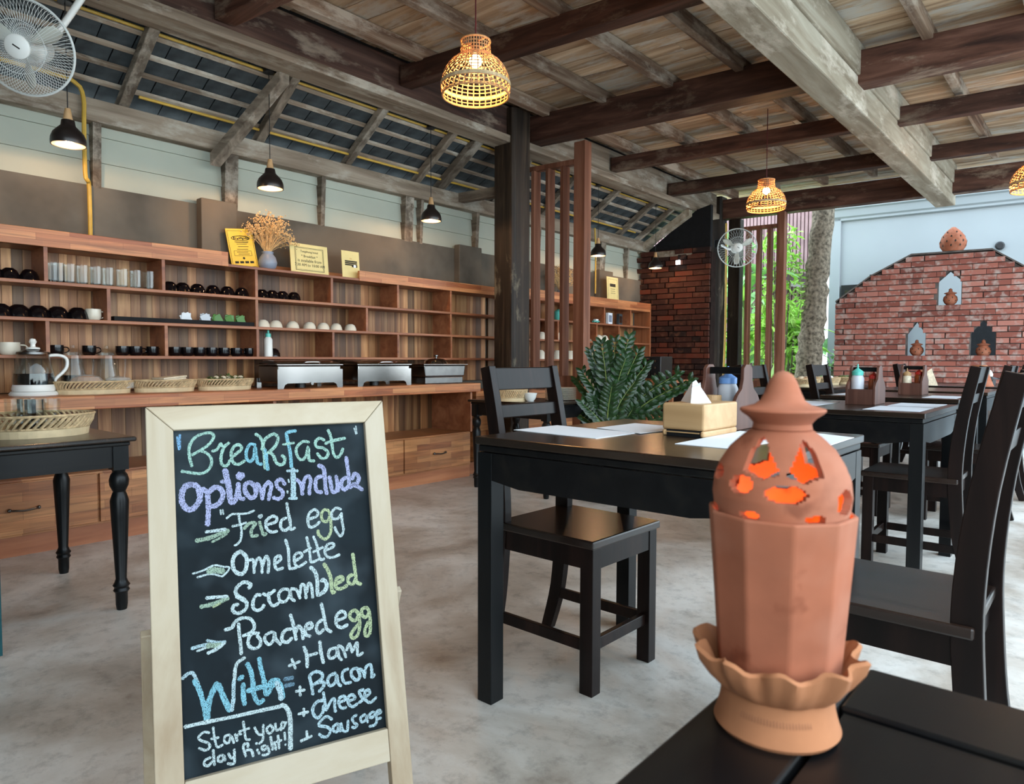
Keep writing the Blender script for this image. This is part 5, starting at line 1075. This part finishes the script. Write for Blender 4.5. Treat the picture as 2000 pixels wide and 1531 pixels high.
def chafer(lb, pa, pb, X=-4.14):
    ya, yb = yat(pa, X+.12), yat(pb, X+.12); w = (yb-ya)/2-.02; t = thing('chafing_dish', lb, 'chafing dish', (X, (ya+yb)/2, CT)); D = .125; h0, h1 = .036, .150
    build('water_pan', M().prism([(-w, h0), (w, h0), (w+.005, h1), (-w-.005, h1)], 'X', -D, D), 'chrome', t, bev=.008)
    build('frame', M().prism([(-w-.012, 0), (-w+.03, 0), (-w+.04, .024), (-w+.06, .034), (w-.06, .034), (w-.04, .024), (w-.03, 0), (w+.012, 0), (w+.012, .125), (-w-.012, .125)], 'X', D+.001, D+.008), 'chrome', t)
    for s_ in (-1, 1): build('rear_leg', M().box(-D-.006, s_*(w+.012), 0, -D-.001, s_*(w-.02), .065), 'chrome', t)
    build('rim', M().box(-D-.012, -w-.016, h1, D+.012, w+.016, h1+.010), 'chrome', t, bev=.003)
    build('roll_lid', M().prism([(-D, h1+.0105), (D, h1+.0105), (D-.01, h1+.018), (D-.06, h1+.030), (-D+.06, h1+.034), (-D+.01, h1+.018)], 'Y', -w, w), 'chrome', t, bev=.004)
    build('handle', M().tube(spline([(D+.01, -.06, h1+.012), (D+.03, -.05, h1+.022), (D+.03, .05, h1+.022), (D+.01, .06, h1+.012)], 5), .005, 8), 'chrome', t, smooth=True)
    build('burner', M().lathe([(.0005, 0), (.035, 0), (.035, .04), (.03, .045), (.0005, .045)], 20), 'black_paint', t); b_ = build('burner_knob', M().lathe([(.0005, 0), (.01, 0), (.01, .01), (.0005, .01)], 12).xf(Matrix.Translation((D+.009, 0, .03)) @ Matrix.Rotation(pi/2, 4, 'Y')), 'chrome', t)
chafer('shiny rectangular chafing dish, first from the left', 536, 668); chafer('shiny rectangular chafing dish, second from the left', 694, 802)
X = -4.12; ya, yb = yat(826, X+.1), yat(908, X+.1); w = (yb-ya)/2
t = thing('steel_pot', 'deep steel food warmer with clear domed lid, right end of the counter', 'pot', (X, (ya+yb)/2, CT))
build('stand', M().box(-.10, -w*.9, 0, .10, w*.9, .055), 'steel', t, bev=.006); build('pan', M().prism([(-w*.93, .056), (w*.93, .056), (w, .15), (-w, .15)], 'X', -.11, .11), 'steel', t, bev=.01); build('rim', M().box(-.125, -w-.012, .15, .125, w+.012, .158), 'chrome', t, bev=.003)
l_ = build('lid', M().lathe([(.105, .1585), (.095, .18), (.06, .198), (.0005, .205)], 32), 'chrome', t, smooth=True); build('knob', M().lathe([(.008, .204), (.008, .215), (.018, .22), (.018, .228), (.0005, .232)], 16), 'steel', l_, smooth=True)
# ---------------------------------------------------------------- signs and dried flowers on the shelf top
SZ = ZS[3]+.0185
def easel_card(name, lb, pxl, pxr, ytop, X, lean, mat, rz=0, extra=0):
    ya, yb = yat(pxl, X), yat(pxr, X); h = at((pxl+pxr)/2, ytop, X=X).z-SZ; w = (yb-ya)
    t = thing(name, lb, 'sign', (X, (ya+yb)/2, SZ), rz); m_ = Matrix.Rotation(-lean, 4, 'Y') @ Matrix.Rotation(extra, 4, 'X')
    build('panel', M().box(-.006, -w/2, 0, 0, w/2, h).xf(m_), mat, t, bev=.001); return t, w, h, m_
def onto(t, m_, mb, mat, name='print'):   # print given in (u across, v up) on the panel face
    return build(name, mb.xf(m_ @ Matrix(((0, 0, 1, .0004), (1, 0, 0, 0), (0, 1, 0, 0), (0, 0, 0, 1)))), mat, t)
def R(x0, y0, x1, y1): return M().box(x0, y0, 0, x1, y1, .0006)
def frame(x0, y0, x1, y1, th): return R(x0, y0, x1, y0+th).box(x0, y1-th, 0, x1, y1, .0006).box(x0, y0+th, 0, x0+th, y1-th, .0006).box(x1-th, y0+th, 0, x1, y1-th, .0006)
t, w, h, m_ = easel_card('notice_board', 'bright yellow leaning menu card with dark emblem, left of the dried flowers', 455, 507, 446, -4.36, .12, 'yellow_card', 0, .12)
onto(t, m_, frame(-w*.46, h*.03, w*.46, h*.95, .002), 'ink', 'border')
mb = M()
for i in range(26): a = 2*pi*i/26; mb.tube([(w*.34*cos(a), h*.76+h*.055*sin(a), .0005), (w*.34*cos(a+.25), h*.76+h*.055*sin(a+.25), .0005)], .0022, 4)
for i in range(9): x = -w*.26+i*w*.065; mb.box(x, h*(.735+.012*sin(i*2.2)), 0, x+w*.045, h*(.775+.014*cos(i*1.7)), .0006)
onto(t, m_, mb, 'ink', 'emblem')
mb = R(-w*.2, h*.64, w*.25, h*.65)
for vv, a, b_ in ((.66, -.24, .28), (.60, -.18, .2), (.54, -.15, .25), (.47, -.2, .22), (.40, -.22, .2), (.35, -.18, .24)): mb.box(w*a, h*vv, 0, w*b_, h*(vv+.012), .0006)
onto(t, m_, mb, 'ink', 'small_print'); onto(t, m_, frame(-w*.33, h*.31, w*.33, h*.44, .0018), 'ink', 'label_box')
mb = M().lathe([(.0003, 0), (.008, 0), (.008, .0006), (.0003, .0006)], 14, (0, h*.25, 0))
for i in range(4): x = -w*.36+i*w*.19; mb.box(x, h*.12, 0, x+w*.14, h*.175, .0006)
onto(t, m_, mb, 'ink', 'symbols')
t, w, h, m_ = easel_card('notice_board', 'cream framed notice about breakfast times beside the dried flowers', 570, 643, 477, -4.30, .10, 'cream_card')
onto(t, m_, frame(-w*.38, h*.09, w*.38, h*.88, .003), 'ink', 'border'); onto(t, m_, frame(-w*.355, h*.125, w*.355, h*.845, .0012), 'ink', 'inner_border')
for s_, vv, sz in (('Tongthong hotel', .74, .021), ('* Breakfast *', .58, .026), ('is available from', .43, .030), ('7:30 AM to 10:00 AM', .28, .0275)):
    mb = text_mesh(s_, sz); mb.v = [(x, y+h*vv, z) for x, y, z in mb.v]; onto(t, m_, mb, 'ink', 'lettering')
t, w, h, m_ = easel_card('notice_board', 'small cream card with a black block of print, right of the breakfast notice', 670, 704, 490, -4.31, .08, 'cream_card')
for s_, vv, sz in (('GOOD FOOD', .60, .016), ('IS GOOD', .52, .018), ('MOOD', .44, .018)):
    pass
mb = M()
for vv in (.60, .535, .47): mb.box(-w*.33, h*vv, 0, w*.36, h*(vv+.05), .0006)
mb.box(w*.05, h*.42, 0, w*.36, h*.47, .0006); onto(t, m_, mb, 'ink', 'print_block'); onto(t, m_, M().lathe([(.0003, 0), (.012, 0), (.012, .0009), (.0003, .0009)], 16, (w*.22, h*.46, 0)), 'paper', 'white_mark')
onto(t, m_, frame(-w*.05, h*.70, w*.05, h*.745, .0015), 'bread', 'small_emblem')
y = yat(524, -4.34); t = thing('dried_flower_vase', 'grey blue vase of dried straw coloured flowers on the shelf top', 'vase', (-4.34, y, SZ))
build('vase_body', M().shell([(.035, 0), (.055, .02), (.062, .05), (.052, .085), (.036, .105), (.040, .122)], .004, 28), 'vase_blue', t, smooth=True)
rf_ = random.Random(5); mb = M(); hd = M()
for i in range(90):
    a = rf_.uniform(0, 2*pi); sp_ = rf_.uniform(0, 1)**.6*.19; hh = rf_.uniform(.24, .40)*(1-.25*(sp_/.19)**2); tip = Vector((sp_*cos(a)*.55, sp_*sin(a)+.02, hh))
    mb.tube(spline([(.01*cos(a), .015*sin(a), .06), (.02*cos(a), .028*sin(a), .13), tuple(tip*.6+Vector((0, 0, .06))), tuple(tip)], 2), .0014, 4)
    for k in range(7):
        o = Vector((rf_.gauss(0, .012), rf_.gauss(0, .014), rf_.gauss(-.008, .014))); hd.ball(tuple(tip+o), rf_.uniform(.003, .0065), 5, 4)
tag(build('stems', mb, 'dried', t), kind='stuff'); tag(build('flower_heads', hd, 'dried', t), kind='stuff')
t2 = dup(t, (-4.34, yat(1095, -4.34), 1.5705), .1, 'second bunch of dried flowers in a vase, half hidden by the slat screen')
t, w, h, m_ = easel_card('notice_board', 'pale yellow notice standing on the far shelving unit', 1187, 1209, 541, -4.30, .05, 'cream_card'); t.location.z = 1.5705
onto(t, m_, frame(-w*.4, h*.05, w*.4, h*.93, .002), 'ink', 'border'); mb = R(-w*.25, h*.68, w*.25, h*.78)
for vv in (.6, .53, .46): mb.box(-w*.2, h*vv, 0, w*.2, h*(vv+.012), .0006)
mb.box(-w*.3, h*.12, 0, w*.2, h*.22, .0006); onto(t, m_, mb, 'ink', 'emblem')
# ---------------------------------------------------------------- tray of glasses on the side table
STZ = .6672
tb, ry, yb = basket('large round rattan tray with upturned glasses at the left frame edge', 60, 205, -3.14, STZ, .17, .085, .028, y=at(60, 600, X=-3.14).y)
def tall(name, lb, cat, loc, group): return tumbler(name, lb, cat, loc, group, .115, .031)
root = None
for i, (dx, dy_) in enumerate(((.03, .0), (.05, .075), (-.03, .05), (-.02, -.03), (.085, .01), (-.08, .01))):
    lb = ['tall glass in the round tray, middle one', 'tall glass in the round tray, nearest the sign edge', 'tall glass in the round tray, rear right', 'tall glass in the round tray, rear left', 'tall glass in the round tray, front left', 'tall glass in the round tray, hindmost'][i]
    loc = (-3.14+dx, yb+dy_-.03, STZ+.0265)
    if root is None: root = tall('drinking_glass', lb, 'glass', loc, 'glasses in the round tray')
    else: dup(root, loc, 0, lb)
# black table by the post: basket, plates, cup
PZ = .6672
basket('rattan basket of cutlery seen through the near chair back', 998, 66, -3.30, PZ, .12, .085, .024, y=at(998, 600, X=-3.30).y)
root = None
for k in range(11):
    lb = f'cream plate in the stack beside the round post, {ORD[k]} from the bottom'; loc = (-3.10, at(1096, 600, X=-3.10).y, PZ+k*.0085)
    if root is None: root = thing('plate', lb, 'plate', loc, 0, 'stack of cream plates'); build('dish', M().lathe([(.0005, .0005), (.06, .0005), (.07, .004), (.118, .0075), (.118, .009), (.066, .0065), (.0005, .0045)], 36), 'cream_ceramic', root, smooth=True)
    else: dup(root, loc, 0, lb)
t = thing('glass_bowl', 'white bowl between the cutlery basket and the plates', 'bowl', (-3.17, at(1036, 600, X=-3.17).y, PZ)); build('bowl_wall', M().shell([(.025, 0), (.04, .02), (.052, .06)], .003, 24), 'white_plastic', t, smooth=True)
# toaster oven on an orange wood stand
yy = 6.85; 
t = thing('wooden_stand', 'orange brown slatted wooden stand in the far brick corner', 'stand', (-3.72, 6.70, 0), .05)
build('top', M().box(-.28, -.22, .73, .28, .22, .76), 'orange_wood', t, bev=.004)
for a in (-1, 1):
    for b_ in (-1, 1): build('leg', M().box(a*.25-.02, b_*.19-.02, 0, a*.25+.02, b_*.19+.02, .7295), 'orange_wood', t)
build('apron', M().box(-.25, -.205, .66, .25, -.185, .7295), 'orange_wood', t)
for k in range(6): build('slat', M().box(-.2+k*.075, -.20, .1, -.17+k*.075, -.188, .66), 'orange_wood', t)
t = thing('toaster_oven', 'black toaster oven with glass door on the orange wooden stand', 'oven', (-3.80, 6.72, .7605), .05)
build('body', M().box(-.21, -.14, .012, .17, .15, .25), 'black_paint', t, bev=.008); build('door', M().box(-.20, -.152, .04, .06, -.1405, .235), 'black_gloss', t, bev=.004); build('handle', M().tube([(-.17, -.165, .222), (.04, -.165, .222)], .006, 8), 'chrome', t)
pn = build('control_panel', M().box(.07, -.15, .02, .165, -.1405, .245), 'black_matte', t)
for k in range(3): build('dial', M().lathe([(.0005, 0), (.016, 0), (.014, .014), (.0005, .014)], 14).xf(Matrix.Translation((.118, -.1505, .06+k*.07)) @ Matrix.Rotation(pi/2, 4, 'X')), 'steel', pn)
build('name_strip', M().box(-.11, -.1535, .045, -.06, -.1522, .053), 'paper', t)
for k in range(4): build('foot', M().box((-.2, .14)[k % 2], (-.12, .11)[k//2], 0, (-.17, .17)[k % 2], (-.09, .14)[k//2], .0115), 'black_paint', t)
t = thing('plate_rack', 'white plates leaning in a rack left of the toaster oven', 'rack', (-4.0, 5.85, .7005)); 
for k in range(4): build('plate', M().lathe([(.0005, 0), (.09, 0), (.1, .006), (.1, .009), (.0005, .004)], 24).xf(Matrix.Translation((0, k*.03, .101)) @ Matrix.Rotation(pi/2-.25, 4, 'X')), 'cream_ceramic', t, smooth=True)
build('rack_base', M().box(-.06, -.02, 0, .06, .13, .008), 'bamboo', t)
# ---------------------------------------------------------------- fern like pot plant
pc = Vector((-2.72, 4.22, 0)); t = thing('potted_plant', 'glossy dark green potted plant with feathery upright fronds', 'plant', tuple(pc))
build('pot', M().shell([(.11, 0), (.15, .05), (.17, .25), (.16, .34), (.17, .36)], .008, 32), 'black_paint', t, smooth=True); build('soil', M().lathe([(.0005, .32), (.15, .32), (.15, .325), (.0005, .325)], 24), 'bark', t)
build('saucer', M().lathe([(.0005, .0), (.17, 0), (.19, .02), (.185, .02), (.16, .006), (.0005, .006)], 32), 'white_plastic', t, smooth=True) if False else None
rp = random.Random(11)
lm = None
# image columns and rows of the frond tips
tips = [(1155, 690), (1175, 672), (1200, 668), (1227, 663), (1245, 690), (1222, 700), (1190, 705), (1260, 715), (1320, 732), (1345, 745), (1300, 770), (1335, 758), (1140, 730), (1130, 745), (1165, 730), (1205, 735), (1140, 790), (1120, 800), (1290, 795), (1240, 745), (1180, 760), (1262, 770), (1150, 810), (1210, 780), (1225, 760), (1305, 812), (1170, 700), (1215, 685), (1250, 735), (1195, 755), (1235, 800), (1160, 780), (1280, 750), (1185, 790)]
for i, (tx_, ty_) in enumerate(tips):
    p = at(tx_, ty_, C=pc.y-(pc.x+4)*-SK*0+(-.12+.24*rp.random()) if False else 0) if False else None
    d = ray(tx_, ty_); k = (pc.xy.length+rp.uniform(-.10, .16))/Vector((d.x, d.y)).length; tip = Vector((0, 0, H))+d*k-pc
    b0 = Vector((rp.uniform(-.05, .05), rp.uniform(-.05, .05), .30)); mid = Vector((b0.x*.6+tip.x*.38, b0.y*.6+tip.y*.38, b0.z+(tip.z-b0.z)*.62))
    path = spline([tuple(b0), tuple(mid), tuple(tip)], 9); fr = build('frond_stem', M().tube(path, [.007-.005*q/(len(path)-1) for q in range(len(path))], 6), 'stem_green', t, smooth=True); mb = M()
    L = sum((a-b_).length for a, b_ in zip(path, path[1:])); side = (tip-b0).cross(Vector((0, 0, 1)));  side = side.normalized() if side.length > .05 else Vector((1, 0, 0))
    camside = Vector((0.754, 0.656, 0)); side = (side*.3+camside*(1 if rp.random() < .8 else -1)).normalized()
    nl = 11
    for q in range(nl):
        f_ = .28+.72*q/(nl-1); idx = f_*(len(path)-1); a = path[int(idx)].lerp(path[min(int(idx)+1, len(path)-1)], idx-int(idx)); dr = (path[min(int(idx)+1, len(path)-1)]-path[max(int(idx)-1, 0)]).normalized()
        for s_ in (-1, 1):
            ln = .098*(1-.45*abs(f_-.5))*rp.uniform(.85, 1.1); dv = (dr*.62+side*s_*.85*(1-.5*(f_ > .93))+Vector((0, 0, .05))).normalized(); nv = dr.cross(side); nv.normalize(); wv = dv.cross(nv).normalized()*ln*.24
            mb.add([tuple(a), tuple(a+dv*ln*.35+wv), tuple(a+dv*ln*.75+wv*.8), tuple(a+dv*ln), tuple(a+dv*ln*.75-wv*.8), tuple(a+dv*ln*.35-wv), tuple(a+dv*ln*.5-nv*.006)], [(0, 1, 6), (1, 2, 6), (2, 3, 6), (3, 4, 6), (4, 5, 6), (5, 0, 6)])
    build('leaflets', mb, 'leaf_dark', fr)
t = thing('fan_base', 'white round stand base on the floor beyond the near table', 'stand', (-2.62, 4.52, 0)); build('disc', M().lathe([(.0005, 0), (.17, 0), (.175, .015), (.15, .03), (.0005, .035)], 32), 'white_plastic', t, smooth=True)
build('pole', M().tube([(0, 0, .03), (0, 0, .5)], .012, 8), 'black_paint', t)
# ---------------------------------------------------------------- on the near table
def quadmat(lb, pix, z, mat='paper', th=.0012):
    P = [at(x, y, Z=z) for x, y in pix]; c = sum(P, Vector())/4; t = thing('placemat', lb, 'placemat', (c.x, c.y, z))
    vs = [(p.x-c.x, p.y-c.y, 0) for p in P]+[(p.x-c.x, p.y-c.y, th) for p in P]; mb = M().hexa(vs); build('sheet', mb, mat, t); return t
quadmat('white paper placemat at the left corner of the near table', ((1164, 857), (1244, 846), (1088, 831), (1003, 840)), .7502)
quadmat('white paper placemat at the back of the near table', ((1250, 847), (1352, 836), (1240, 827), (1165, 836)), .7516, 'paper')
quadmat('white paper placemat right of the tissue box on the near table', ((1428, 877), (1560, 856), (1446, 842), (1318, 867)), .7502)
quadmat('white paper placemat at the far right corner of the near table', ((1600, 877), (1668, 855), (1590, 846), (1530, 860)), .7516)
bc = at(1374, 856, Z=.7505); bw_ = .128; bd_ = .215
t = thing('tissue_box', 'light bamboo tissue box on the near table', 'box', (bc.x, bc.y, .7505), -.02)
hb = .092
build('box_body', M().box(-bw_, .001, .018, 0, bd_, hb).box(-.012, 0, 0, 0, bd_, .0179).box(-bw_, 0, 0, -bw_+.012, bd_, .0179), 'bamboo', t, bev=.006)
build('drawer_gap', M().box(-bw_+.0125, .006, .0, -.0125, bd_-.004, .0175), 'black_matte', t); build('drawer_lip', M().box(-bw_+.014, .000, .010, -.014, .0058, .013), 'bamboo', t)
o = build('tissue', M().hexa([(-.03, -.045, 0), (.03, -.045, 0), (.03, .045, 0), (-.03, .045, 0), (-.012, -.006, .058), (-.002, -.004, .064), (.0, .010, .060), (-.010, .008, .056)]).add([(-.03, -.045, 0), (-.035, -.07, .045), (-.02, -.095, .06), (.0, -.04, .05), (.01, -.02, 0)], [(0, 1, 3), (1, 2, 3), (0, 3, 4)]).add([(.02, .03, 0), (.03, .07, .03), (.0, .05, .05), (-.01, .03, .0)], [(0, 1, 2), (0, 2, 3)]), 'paper', t); o.location = (-bw_*.55, bd_*.42, hb); o.rotation_euler = (0, 0, .8)
def caddy(lb, cx, cy, z, rz, wd=.14, dp=.22, hh=.195):
    """carry caddy: two tall shaped ends, low sides and a handle bar; long axis along local x"""
    t = thing('table_caddy', lb, 'caddy', (cx, cy, z), rz); L = dp/2; w = wd/2
    prof_ = [(-w, 0), (w, 0), (w, .085), (w*.82, .105), (w*.48, .125), (w*.36, .155), (w*.34, hh-.012), (w*.18, hh), (-w*.18, hh), (-w*.34, hh-.012), (-w*.36, .155), (-w*.48, .125), (-w*.82, .105), (-w, .085)]
    for s_ in (-1, 1): build('end_panel', M().prism(prof_, 'X', s_*L-s_*.012, s_*L), 'caddy_wood', t, bev=.002)
    for s_ in (-1, 1): build('side_panel', M().box(-L+.0125, s_*w-s_*.010, 0, L-.0125, s_*w, .075), 'caddy_wood', t)
    build('floor', M().box(-L+.0125, -w+.0105, 0, L-.0125, w-.0105, .008), 'caddy_wood', t); build('handle_bar', M().box(-L+.0125, -.012, hh-.03, L-.0125, .012, hh-.008), 'black_wood', t, bev=.003)
    return t
def bottle(lb, loc, mat, cap, h=.15, r_=.026, pump=True):
    t = thing('condiment_bottle', lb, 'bottle', loc); build('bottle_body', M().lathe([(.0005, 0), (r_, 0), (r_, h*.62), (r_*.8, h*.70), (.0005, h*.70)], 20), mat, t, smooth=True)
    build('cap', M().lathe([(.0005, h*.702), (r_*.88, h*.702), (r_*.9, h*.80), (r_*.4, h*.86), (r_*.14, h*.89), (r_*.10, h), (.0005, h)], 18), cap, t, smooth=True)
    return t
cdz = .7505
# the near caddy stands beyond the tissue box, its shaped end toward the lantern
cp_ = at(1440, 842, Z=.7505); CX, CY = -.915, 2.095
t = caddy('dark red wooden caddy with handle behind the tissue box', CX, CY, cdz, 0, .19, .135, .200)
bottle('frosted squeeze bottle with pale blue cap in the near caddy', (CX-.012, CY+.03, cdz+.0085), 'frosted', 'blue_cap', .185, .032)
t = thing('spice_jar', 'small glass jar with a wooden lid in the near caddy', 'jar', (CX-.028, CY-.045, cdz+.0085)); build('jar_body', M().shell([(.024, 0), (.026, .01), (.026, .07)], .002, 18), 'clear_glass', t, smooth=True); build('lid', M().lathe([(.0005, .071), (.027, .071), (.027, .095), (.0005, .096)], 20), 'bamboo', t)
t = thing('spice_jar', 'small square glass shaker at the right end of the near caddy', 'jar', (CX+.035, CY-.05, cdz+.0085)); build('jar_body', M().shell([(.020, 0), (.022, .01), (.022, .06)], .002, 4), 'clear_glass', t); build('lid', M().lathe([(.0005, .061), (.022, .061), (.022, .072), (.0005, .073)], 16), 'chrome', t)
# second table
def mats(T, ly, z=.7502):
    pass
t = caddy('dark wooden caddy with teal topped bottle on the second table', -.922, 3.76, cdz, .0, .20, .135, .19)
bottle('squeeze bottle with teal cap in the second caddy', (-.950, 3.72, cdz+.0085), 'frosted', 'teal', .19, .030); bottle('sauce bottle with red cap in the second caddy', (-.890, 3.78, cdz+.0085), 'sauce', 'red_cap', .165, .026)
t = caddy('small far dark caddy with red topped bottle on the third table', -.958, 5.06, cdz, .0, .20, .135, .19)
bottle('brown spice bottle in the third caddy', (-.990, 5.03, cdz+.0085), 'cream_food', 'bamboo', .16, .026); bottle('orange sauce bottle with red cap in the third caddy', (-.930, 5.08, cdz+.0085), 'sauce', 'red_cap', .17, .028)
def rmat(lb, x0, y0, x1, y1, z=.7502): t = thing('placemat', lb, 'placemat', ((x0+x1)/2, (y0+y1)/2, z)); a, b_ = (x1-x0)/2, (y1-y0)/2; build('sheet', M().box(-a, -b_, 0, a, b_, .0012), 'paper_grey', t)
rmat('grey placemat on the second table, near right corner', -.82, 3.30, -.60, 3.62); rmat('grey placemat on the second table, left side', -1.26, 3.40, -1.05, 3.8); rmat('grey placemat on the second table, far right corner', -.80, 3.66, -.6, 3.95)
rmat('grey placemat on the third table, right side', -.83, 4.62, -.66, 4.95); rmat('grey placemat on the third table, left side', -1.33, 4.65, -1.12, 5.0)
# far table: clay cone and small pagoda lamps
t = thing('clay_cone', 'pale terracotta cone shaped cover on the farthest table', 'lamp', (at(1848, 755, Z=.76).x*0-.86, 7.2, cdz)); build('cone_shell', M().lathe([(.0005, 0), (.11, 0), (.105, .01), (.055, .14), (.05, .17), (.0005, .17)], 28), 'terracotta', t, smooth=True); build('cone_rim', M().lathe([(.05, .1705), (.058, .175), (.056, .182), (.0005, .182)], 24), 'terracotta_light', t, smooth=True)
def pagoda(lb, x, y, z):
    t = thing('pagoda_lamp', lb, 'lamp', (x, y, z)); build('lamp_body', M().lathe([(.0005, 0), (.04, 0), (.045, .05), (.0005, .052)], 6), 'black_paint', t); build('roof_disc', M().lathe([(.0005, .0525), (.075, .055), (.03, .075), (.0005, .078)], 6), 'black_paint', t); build('glass_tip', M().lathe([(.018, .0785), (.022, .10), (.010, .125), (.0005, .14)], 14), 'white_plastic', t, smooth=True)
pagoda('little black lamp with pale glass tip, right on the farthest table', -.68, 7.35, cdz); pagoda('little black lamp with pale glass tip behind the clay cone', -.82, 7.55, cdz)
t = thing('folded_napkin', 'folded cream napkin standing left on the farthest table', 'napkin', (-1.22, 7.12, cdz), .5); build('fold', M().hexa([(-.06, -.02, 0), (.06, -.02, 0), (.06, .02, 0), (-.06, .02, 0), (-.02, -.004, .13), (.01, -.004, .15), (.01, .004, .15), (-.02, .004, .13)]), 'cream_food', t)
# clay lanterns of the gable
def gl(lb, x, zb_, s_=1, egg=False):
    y = 9.3+(x+4)*SK+.075; t = thing('clay_lantern', lb, 'lantern', (x, y, zb_))
    if egg: pr_ = [(.0005, 0), (.10, .0), (.135, .06), (.14, .11), (.115, .18), (.07, .24), (.02, .285), (.0005, .29)]
    else: pr_ = [(.0005, 0), (.035, 0), (.055, .02), (.068, .05), (.062, .085), (.042, .105), (.040, .112), (.060, .122), (.055, .128), (.022, .138), (.016, .150), (.018, .160), (.010, .172), (.0005, .176)]
    pr_ = [(a*s_, b_*s_) for a, b_ in pr_]; build('clay_shell', M().lathe(pr_, 28), 'terracotta', t, smooth=True); mb = M()
    rr = random.Random(2)
    for row_, (zz, q, n_) in enumerate(((.06, .137, 9), (.11, .142, 10), (.165, .123, 8), (.215, .093, 6)) if egg else ((.045, .067, 7), (.075, .066, 7))):
        for j in range(n_):
            a = 2*pi*(j+.5*(row_ % 2))/n_-pi/2; w_ = .018 if egg else .011
            P = [(q*s_*cos(a+d_/q*.9), q*s_*sin(a+d_/q*.9), (zz+e)*s_) for d_, e in ((-w_*.6, 0), (0, w_), (w_*.6, 0), (0, -w_))]; mb.add(P, [(0, 1, 2, 3)])
    build('cut_outs', mb, 'ink', t)
gl('pink egg shaped clay lantern on top of the brick gable', -1.46, 2.272, 1, True)
gl('clay lantern in the upper niche of the brick gable', -1.47, 1.640, 1.12); gl('clay lantern in the lower left niche of the brick gable', -1.80, 1.035, 1.12); gl('clay lantern in the lower right dark niche of the brick gable', -1.13, 1.022, 1.15)
# baskets on the far side table
for i, (x, y, lb) in enumerate(((-2.05, 6.35, 'basket with shells on the black side table, left'), (-2.05, 6.95, 'basket with folded cloth on the black side table, middle'), (-1.98, 7.4, 'basket with greens on the black side table, right'))):
    tb, ry, yb = basket(lb, 0, 90, x, .7402, .11, .07, .02, y=y)
    t = thing('basket_filling', ['pale shells filling the left basket on the side table', 'white folded cloth in the middle basket on the side table', 'greens in the right basket on the side table'][i], 'goods', (x, y, .7597)); 
    for k in range(6): build('piece', M().ball((rf_.uniform(-.05, .05), rf_.uniform(-.08, .08), .045), .032, 8, 6, .7), ['cream_food', 'paper', 'green_food'][i], t, smooth=True)
tag(build('exit_light', M().box(0, -.01, 0, .05, .01, .05).xf(Matrix.Translation((-4.02, 7.66, 2.13))), 'led'), 'small bright white light at the top of the corner brick wall', 'light')
